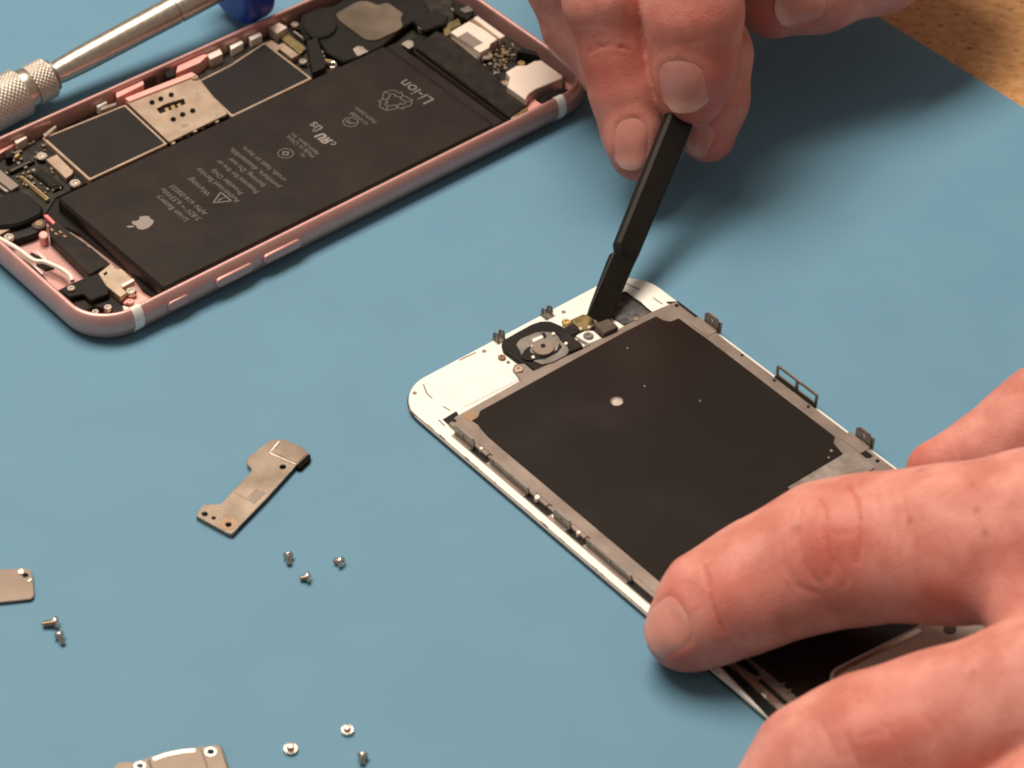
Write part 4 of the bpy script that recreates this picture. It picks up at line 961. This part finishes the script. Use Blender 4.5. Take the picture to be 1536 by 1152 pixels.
class Hand:
    def __init__(self, lo, hi, vox):
        self.lo, self.h = np.array(lo, float), vox
        self.n = np.ceil((np.array(hi, float) - self.lo) / vox).astype(int) + 1
        self.D = np.full(self.n, 25.0, np.float32)
        self.ax = [self.lo[i] + vox * np.arange(self.n[i]) for i in range(3)]
    def sub(self, lo, hi):
        a = np.clip(np.floor((np.array(lo) - self.lo) / self.h).astype(int), 0, self.n - 1)
        b = np.clip(np.ceil((np.array(hi) - self.lo) / self.h).astype(int) + 1, 0, self.n)
        if (b <= a).any(): return None
        sl = tuple(slice(a[i], b[i]) for i in range(3))
        X, Y, Z = np.meshgrid(*[self.ax[i][a[i]:b[i]].astype(np.float32) for i in range(3)], indexing='ij')
        return sl, X, Y, Z
    def chain(self, pts, k=3.0, kj=1.0, flat=1.0, mar=9.0):       # pts: list of (xyz, r)
        P_ = np.array([p for p, r in pts]); R_ = np.array([r for p, r in pts])
        g = self.sub((P_ - R_[:, None]).min(0) - mar, (P_ + R_[:, None]).max(0) + mar)
        if g is None: return
        sl, X, Y, Z = g; F = None
        for i in range(len(pts) - 1):
            a, b, ra, rb = P_[i], P_[i + 1], R_[i], R_[i + 1]
            ab = b - a; L2 = ab @ ab
            t = np.clip(((X - a[0]) * ab[0] + (Y - a[1]) * ab[1] + (Z - a[2]) * ab[2]) / L2, 0, 1)
            t2 = t * t * (3 - 2 * t)
            d = np.sqrt((X - a[0] - t * ab[0]) ** 2 + (Y - a[1] - t * ab[1]) ** 2 + ((Z - a[2] - t * ab[2]) / flat) ** 2) - (ra + (rb - ra) * t)
            F = d if F is None else smin(F, d, k)
        kk = kj(X, Y, Z) if callable(kj) else kj
        self.D[sl] = smin(self.D[sl], F, kk)
    def ball(self, c, r, k=4.0, sc=(1, 1, 1)):
        g = self.sub(np.array(c) - r - 8, np.array(c) + r + 8)
        if g is None: return
        sl, X, Y, Z = g
        d = np.sqrt(((X - c[0]) / sc[0]) ** 2 + ((Y - c[1]) / sc[1]) ** 2 + ((Z - c[2]) / sc[2]) ** 2) - r
        self.D[sl] = smin(self.D[sl], d, k)
    def val(self, p):
        q = (np.atleast_2d(p) - self.lo) / self.h
        q = np.clip(q, 0, self.n - 1.001); i = q.astype(int); f = q - i; out = 0
        for dx in (0, 1):
            for dy in (0, 1):
                for dz in (0, 1):
                    w_ = (f[:, 0] if dx else 1 - f[:, 0]) * (f[:, 1] if dy else 1 - f[:, 1]) * (f[:, 2] if dz else 1 - f[:, 2])
                    out = out + w_ * self.D[i[:, 0] + dx, i[:, 1] + dy, i[:, 2] + dz]
        return out
    def grad(self, p):
        e = self.h; g = np.array([(self.val(np.array(p) + v) - self.val(np.array(p) - v))[0] for v in np.eye(3) * e]); return g / np.linalg.norm(g)
    def hit(self, px, py):
        d = cam_ray(px, py); d = d / np.linalg.norm(d); o = np.array([0, 0, CAM_H])
        tt = np.arange(300, 900, .25); Q = o + tt[:, None] * d
        ok = ((Q > self.lo) & (Q < self.lo + self.h * (self.n - 1))).all(1)
        v = np.where(ok, self.val(Q), 9.0); i = np.argmax(v < 0)
        if v[i] >= 0: i = int(np.argmin(v))
        return Q[i]
    def crease(self, pxs, depth, wd, rim=.35):
        pts = [self.hit(*p) for p in pxs]
        P_ = np.array(pts); g = self.sub(P_.min(0) - 5, P_.max(0) + 5); sl, X, Y, Z = g
        dm = np.full(X.shape, 99.0, np.float32)
        for i in range(len(pts) - 1):
            a, b = P_[i], P_[i + 1]; ab = b - a; L2 = max(ab @ ab, 1e-6)
            if L2 > 400: continue
            t = np.clip(((X - a[0]) * ab[0] + (Y - a[1]) * ab[1] + (Z - a[2]) * ab[2]) / L2, 0, 1)
            dm = np.minimum(dm, np.sqrt((X - a[0] - t * ab[0]) ** 2 + (Y - a[1] - t * ab[1]) ** 2 + (Z - a[2] - t * ab[2]) ** 2))
        wd = wd * .62; self.D[sl] += depth * .8 * np.exp(-(dm / wd) ** 2); self.lines.append((P_, depth))
    def bulge(self, px, amt, wd):
        c = self.hit(*px); g = self.sub(c - 3 * wd, c + 3 * wd)
        if g is None: return
        sl, X, Y, Z = g
        self.D[sl] -= amt * np.exp(-((X - c[0]) ** 2 + (Y - c[1]) ** 2 + (Z - c[2]) ** 2) / wd ** 2)
    def nail(self, px, tip, W, L, root, wrap=1.0, carve=True, edge_=.5):
        c = self.hit(*px); c2 = self.hit(*tip); n = self.grad(c)
        t = c2 - c; t = t - n * (t @ n); t /= np.linalg.norm(t); b = np.cross(n, t)
        N, K = 22, 20; G = np.zeros((N + 1, K + 1, 3)); off = np.zeros((N + 1, K + 1))
        steps = np.arange(-3, 11, .12)
        for i in range(N + 1):
            a = -1 + 2 * i / N
            wv = (1 - max(0, -a) ** 3.2 * .75) * (1 - max(0, a) ** 5 * .40)
            for j in range(K + 1):
                q = -1 + 2 * j / K
                aa = a + (.16 * (1 - q * q) if a > 0 else -.10 * (1 - q * q)) * abs(a)
                x = W / 2 * wv * q; ang = q * wv * .55 * wrap
                start = c + t * (aa * L / 2) + b * (x) + n * 1.5
                dr_ = -(n * math.cos(ang) + b * math.sin(ang) * 1.0)
                Q = start + steps[:, None] * dr_; v = self.val(Q); k = int(np.argmax(v < 0))
                if v[k] >= 0: k = int(np.argmin(v))
                pt = Q[k]
                edge = max(abs(q), -a if a < 0 else 0)
                lift = .34 - .45 * max(0, edge - .72) / .28 + (.35 * max(0, a - .55) / .45)
                G[i, j] = pt - dr_ * lift
        # soften the grid so the plate is one clean curve
        for _ in range(6):
            H_ = G.copy()
            H_[1:-1, 1:-1] = .5 * G[1:-1, 1:-1] + .125 * (G[:-2, 1:-1] + G[2:, 1:-1] + G[1:-1, :-2] + G[1:-1, 2:]); G = H_
        vs = [tuple(p) for p in G.reshape(-1, 3)]; fs = []
        low = [tuple(np.array(p) - n * .9) for p in vs]; m_ = K + 1; tot = len(vs)
        for i in range(N):
            for j in range(K):
                q = (i * m_ + j, i * m_ + j + 1, (i + 1) * m_ + j + 1, (i + 1) * m_ + j); fs.append(q); fs.append(tuple(tot + k for k in reversed(q)))
        bd = [(0, j) for j in range(K)] + [(i, K) for i in range(N)] + [(N, j) for j in range(K, 0, -1)] + [(i, 0) for i in range(N, 0, -1)]
        bi = [i * m_ + j for i, j in bd]
        for k in range(len(bi)): a_, b_ = bi[k], bi[(k + 1) % len(bi)]; fs.append((a_, b_, tot + b_, tot + a_))
        tipv = [max(0.0, min(1.0, (i / N - .88 + .10 * (1 - (2 * j / K - 1) ** 2)) / .10)) * edge_ + .35 * max(0.0, 1 - (i / N) / .22 - 1.2 * (2 * j / K - 1) ** 2) for i in range(N + 1) for j in range(K + 1)]
        self.nails.append((vs + low, fs, tipv + tipv))
        # fold of skin round the plate
        ring = np.array([G[i, j] for i, j in bd if i < N * .8])
        g = self.sub(ring.min(0) - 3, ring.max(0) + 3)
        if g is not None and carve:
            sl, X, Y, Z = g; dm = np.full(X.shape, 99.0, np.float32)
            for p in ring: dm = np.minimum(dm, (X - p[0]) ** 2 + (Y - p[1]) ** 2 + (Z - p[2]) ** 2)
            self.D[sl] -= .32 * np.exp(-np.maximum(dm, 0) / 1.3)
    nails = None; lines = None
    def mesh(self):
        D = self.D; n = self.n; ins = D < 0
        cs = [(i, j, k) for i in (0, 1) for j in (0, 1) for k in (0, 1)]
        cnt = sum(ins[i:n[0] - 1 + i, j:n[1] - 1 + j, k:n[2] - 1 + k].astype(np.int8) for i, j, k in cs)
        act = (cnt > 0) & (cnt < 8); idx = np.argwhere(act)
        ids = np.full(act.shape, -1, np.int64); ids[act] = np.arange(len(idx))
        acc = np.zeros((len(idx), 3)); num = np.zeros(len(idx))
        for a in cs:
            for axs in range(3):
                if a[axs]: continue
                b = list(a); b[axs] = 1
                va = D[idx[:, 0] + a[0], idx[:, 1] + a[1], idx[:, 2] + a[2]]; vb = D[idx[:, 0] + b[0], idx[:, 1] + b[1], idx[:, 2] + b[2]]
                m_ = (va < 0) != (vb < 0); t = np.where(m_, va / np.where(m_, va - vb, 1), 0)
                p = np.tile(np.array(a, float), (len(idx), 1)); p[:, axs] += t
                acc += p * m_[:, None]; num += m_
        V = self.lo + self.h * (idx + acc / num[:, None])
        F = []
        for axs in range(3):
            o1, o2 = [(1, 2), (2, 0), (0, 1)][axs]
            sl0 = [slice(None)] * 3; sl1 = [slice(None)] * 3; sl0[axs] = slice(0, -1); sl1[axs] = slice(1, None)
            A_, B_ = ins[tuple(sl0)], ins[tuple(sl1)]
            e = np.argwhere(A_ != B_)
            ok = (e[:, o1] > 0) & (e[:, o2] > 0) & (e[:, o1] < n[o1] - 1) & (e[:, o2] < n[o2] - 1); e = e[ok]
            flip = A_[e[:, 0], e[:, 1], e[:, 2]]
            q = []
            for d1, d2 in ((-1, -1), (0, -1), (0, 0), (-1, 0)):
                c = e.copy(); c[:, o1] += d1; c[:, o2] += d2; q.append(ids[c[:, 0], c[:, 1], c[:, 2]])
            q = np.stack(q, 1); q[~flip] = q[~flip][:, ::-1]; F.append(q)
        return V, np.concatenate(F)

def jt(px, py, z, rpx):
    p = at(px, py, z); return (p, rpx / pxmm(p))
def finish_hand(H_, label, flush, spots=(), skin='skin'):
    V, F = H_.mesh()
    me = bpy.data.meshes.new('hand')
    me.vertices.add(len(V)); me.vertices.foreach_set('co', (V * S).astype(np.float32).ravel())
    me.loops.add(F.size); me.loops.foreach_set('vertex_index', F.astype(np.int32).ravel())
    me.polygons.add(len(F)); me.polygons.foreach_set('loop_start', (np.arange(len(F)) * 4).astype(np.int32))
    me.polygons.foreach_set('loop_total', np.full(len(F), 4, np.int32))
    me.polygons.foreach_set('use_smooth', np.ones(len(F), bool))
    me.update(calc_edges=True); me.validate()
    fl = np.zeros(len(V))
    for c, r, a in flush: fl = np.maximum(fl, a * np.exp(-((V - c) ** 2).sum(1) / r ** 2))
    for P_, dep in H_.lines:
        for i in range(len(P_) - 1):
            a, b = P_[i], P_[i + 1]; ab = b - a; L2 = max(ab @ ab, 1e-6)
            near = np.where(np.abs(V - (a + b) / 2).max(1) < 14)[0]
            t = np.clip((V[near] - a) @ ab / L2, 0, 1); d2 = ((V[near] - a - t[:, None] * ab) ** 2).sum(1)
            fl[near] = np.maximum(fl[near], min(1, dep * 1.3) * np.exp(-d2 / .5 ** 2))
    sp = np.zeros(len(V))
    for c, r in spots: sp = np.maximum(sp, np.exp(-((V - c) ** 2).sum(1) / r ** 2))
    sa_ = me.attributes.new('spot', 'FLOAT', 'POINT'); sa_.data.foreach_set('value', sp.astype(np.float32))
    at_ = me.attributes.new('flush', 'FLOAT', 'POINT'); at_.data.foreach_set('value', fl.astype(np.float32))
    me.materials.append(M[skin])
    o = bpy.data.objects.new('hand', me); C.objects.link(o); tag(o, label, 'hand')
    for vs, fs, tip in H_.nails:
        no = MB().add(vs, fs).build('fingernail', M['nail'], o, True, 60)
        ta = no.data.attributes.new('tip', 'FLOAT', 'POINT'); ta.data.foreach_set('value', np.array(tip, np.float32))
    return o
def wobble(H_, amp, seed):
    r = np.random.RandomState(seed); X, Y, Z = np.meshgrid(*[a.astype(np.float32) for a in H_.ax], indexing='ij', sparse=True)
    for _ in range(5):
        k = r.normal(size=3) * .42; H_.D += amp * np.sin(k[0] * X + r.rand() * 6) * np.sin(k[1] * Y + r.rand() * 6) * np.sin(k[2] * Z + r.rand() * 6)

# --- the hand holding the screen down
idxf = [jt(1027, 950, 7.6, 59), jt(1072, 910, 11, 83), jt(1150, 870, 15, 92), jt(1244, 832, 19.5, 106), jt(1320, 820, 23, 107), jt(1420, 816, 28, 117), jt(1560, 806, 34, 132), jt(1700, 800, 40, 150)]
midf = [jt(1135, 1300, 9, 72), jt(1172, 1235, 13, 88), jt(1232, 1155, 18.5, 100), jt(1312, 1126, 23, 114), jt(1420, 1090, 28, 112), jt(1560, 1050, 34, 122), jt(1720, 1010, 40, 145)]
thf = [jt(1402, 706, 9, 43), jt(1445, 697, 10.5, 46), jt(1500, 680, 13, 68), jt(1575, 645, 17, 92), jt(1700, 640, 26, 120), jt(1850, 720, 36, 160)]
rngf = [jt(1290, 1450, 8, 66), jt(1345, 1370, 14, 88), jt(1440, 1300, 22, 104), jt(1600, 1230, 30, 112), jt(1740, 1180, 37, 135)]
pnkf = [jt(1440, 1530, 8, 58), jt(1500, 1460, 13, 76), jt(1580, 1400, 19, 88), jt(1690, 1340, 26, 100), jt(1790, 1300, 31, 120)]
ws = jt(2020, 1000, 40, 215)
allp = np.array([p for ch in (idxf, midf, thf, rngf, pnkf) for p, r in ch] + [ws[0]])
HL = Hand(allp.min(0) - 20, allp.max(0) + 26, .56); HL.nails = []; HL.lines = []
for a in (idxf[-1], midf[-1], rngf[-1], pnkf[-1]): HL.chain([a, (ws[0], a[1] * 1.25)], 3, 8.0, .85)
HL.chain([thf[-1], ws], 3, 8.0)
def kpalm(X, Y, Z):
    d = np.sqrt((X - idxf[-1][0][0]) ** 2 + (Y - midf[-1][0][1]) ** 2); return .9 + 6 * np.exp(-(d / 22) ** 2)
HL.chain(thf, 5, 1.5); HL.chain(idxf, 5, kpalm, .93); HL.chain(midf, 5, kpalm, .93); HL.chain(rngf, 5, kpalm, .93); HL.chain(pnkf, 5, kpalm, .93)
# web between index and middle
HL.ball(at(1560, 935, 30), 8.5, 7)
wobble(HL, .05, 4)
for b, a, w_ in (((1240, 790), .9, 7), ((1255, 880), .5, 5), ((1095, 880), .35, 4), ((1310, 1085), .8, 6), ((1160, 850), -.5, 7), ((1330, 800), -.5, 7)): HL.bulge(b, a, w_)
HL.nail((1000, 938), (978, 953), 15.0, 10.4, None, .9, True, .25)
G7 = (3.2, 1056, 540); G8 = (3.2, 1056, 792)
for pts, d, w_ in (
    ([(1057, 848), (1062, 868), (1067, 890), (1074, 918), (1086, 945)], .55, .55),
    (crop([(560, 670), (590, 730), (570, 820), (590, 900), (610, 980), (600, 1050)], *G7), .5, .6),
    (crop([(695, 600), (740, 680), (752, 780), (750, 880), (735, 970)], *G7), .55, .6),
    (crop([(470, 720), (452, 850), (480, 980), (560, 1075)], *G7), .35, .7),
    (crop([(375, 880), (400, 1010), (460, 1090), (540, 1120)], *G7), .3, .8),
    (crop([(640, 960), (690, 1050), (660, 1090)], *G7), .3, .5),
    (crop([(575, 820), (640, 840), (700, 830)], *G7), .25, .5),
    (crop([(830, 640), (850, 760), (840, 900)], *G7), .2, .7),
    (crop([(960, 660), (985, 780), (940, 930)], *G7), .18, .8),
    (crop([(560, 930), (600, 1000), (640, 1100)], *G8), .3, .9), (crop([(690, 1000), (720, 1080), (760, 1150)], *G8), .4, .7),
    (crop([(860, 940), (920, 1010), (960, 1090), (990, 1152)], *G8), .35, .7), (crop([(1050, 900), (1110, 960), (1150, 1040)], *G8), .2, .8),
    (crop([(760, 1010), (800, 990), (850, 980)], *G8), .25, .5)):
    HL.crease(pts, d, w_)
fl = [(HL.hit(1240, 820), 9, .55), (HL.hit(1000, 985), 7, .5), (HL.hit(1090, 880), 6, .45), (HL.hit(1320, 1100), 9, .5), (HL.hit(1370, 680), 7, .45), (HL.hit(1010, 880), 5, .35), (HL.hit(1420, 920), 9, .4)]
finish_hand(HL, 'large hand pressing the screen down with index and middle fingers, in the right foreground', fl,
            [(HL.hit(*q), r) for q, r in zip(crop([(990, 770), (1310, 720), (1350, 830), (1190, 490), (440, 810), (1040, 530), (1290, 600)], *G7) + [(1460, 1010)], (.7, .7, .9, .9, .9, .7, .6, .6))])

# --- the hand holding the spudger
idx = [jt(1036, 139, 26, 52), jt(1041, 95, 32, 62), jt(1040, 20, 42, 71), jt(1036, -80, 54, 76), jt(1035, -180, 63, 80), jt(1045, -360, 66, 96)]
mid = [jt(955, 235, 13, 37), jt(950, 200, 16.5, 43), jt(936, 135, 24, 48), jt(921, 75, 31, 49), jt(905, 0, 41, 56), jt(893, -100, 52, 60), jt(900, -200, 60, 64), jt(935, -370, 66, 92)]
rng_ = [jt(898, 112, 16, 30), jt(868, 40, 23, 50), jt(846, -30, 33, 55), jt(832, -130, 43, 58), jt(835, -220, 50, 60), jt(860, -380, 60, 86)]
pnk = [jt(1062, 203, 11, 41), jt(1076, 150, 18, 43), jt(1078, 80, 25, 46), jt(1050, -10, 32, 48), jt(990, -120, 40, 52), jt(930, -300, 52, 74)]
thm = [jt(1160, 4, 26, 54), jt(1230, -14, 28, 58), jt(1320, -48, 30, 64), jt(1395, -105, 32, 70), jt(1390, -220, 38, 84), jt(1240, -420, 50, 105)]
wst = jt(1080, -640, 70, 150)
allp = np.array([p for ch in (idx, mid, rng_, pnk, thm) for p, r in ch] + [wst[0]])
HR = Hand(allp.min(0) - 18, allp.max(0) + 22, .60); HR.nails = []; HR.lines = []
for a in (idx[-1], mid[-1], rng_[-1], pnk[-1], thm[-1]): HR.chain([a, (wst[0], a[1] * 1.3)], 3, 8.0)
HR.chain(pnk, 4, 1.3); HR.chain(rng_, 4, 1.3); HR.chain(mid, 4, 1.3); HR.chain(idx, 4, 1.3); HR.chain(thm, 4, 1.3)
HR.chain([idx[-1], thm[-2]], 4, 8.0); HR.chain([idx[-2], jt(1220, -190, 42, 92), thm[-2]], 6, 8.0); HR.chain([jt(1120, -90, 32, 60), jt(1270, -130, 34, 76)], 4, 6.0)  # unseen web and palm mass, added to close a bright gap in the shadow
wobble(HR, .045, 9)
for b, a, w_ in (((1075, 40), .4, 6), ((915, 90), .35, 5)): HR.bulge(b, a, w_)
HR.nail((1021, 126), (1027, 158), 14.5, 11.8, None, .6)
HR.nail((947, 211), (945, 240), 10.6, 11.0, None, .6)
HR.nail((1052, 206), (1044, 224), 8.0, 8.0, None, .6)
HR.nail((1206, 8), (1174, 20), 12.0, 11.0, None, .6)
G9 = (3.2, 780, 0)
for pts, d, w_ in (
    (crop([(322, 262), (365, 230), (430, 216), (520, 236)], *G9), .5, .5), (crop([(335, 290), (400, 260), (480, 262)], *G9), .25, .5),
    (crop([(640, 200), (760, 215), (880, 190)], *G9), .2, .8), (crop([(720, 245), (800, 262), (880, 300)], *G9), .2, .6), (crop([(250, 120), (340, 110), (450, 130)], *G9), .2, .8)):
    HR.crease(pts, d, w_)
fl = [(HR.hit(1075, 110), 9, .6), (HR.hit(1050, 170), 7, .5), (HR.hit(905, 110), 8, .6), (HR.hit(940, 260), 6, .5), (HR.hit(1090, 220), 7, .5), (HR.hit(1150, 40), 8, .5), (HR.hit(1040, 30), 9, .35)]
finish_hand(HR, 'hand reaching in from the top, gripping the black spudger between its fingertips', fl, skin='skin_b')

sc.cycles.filter_width = 1.9
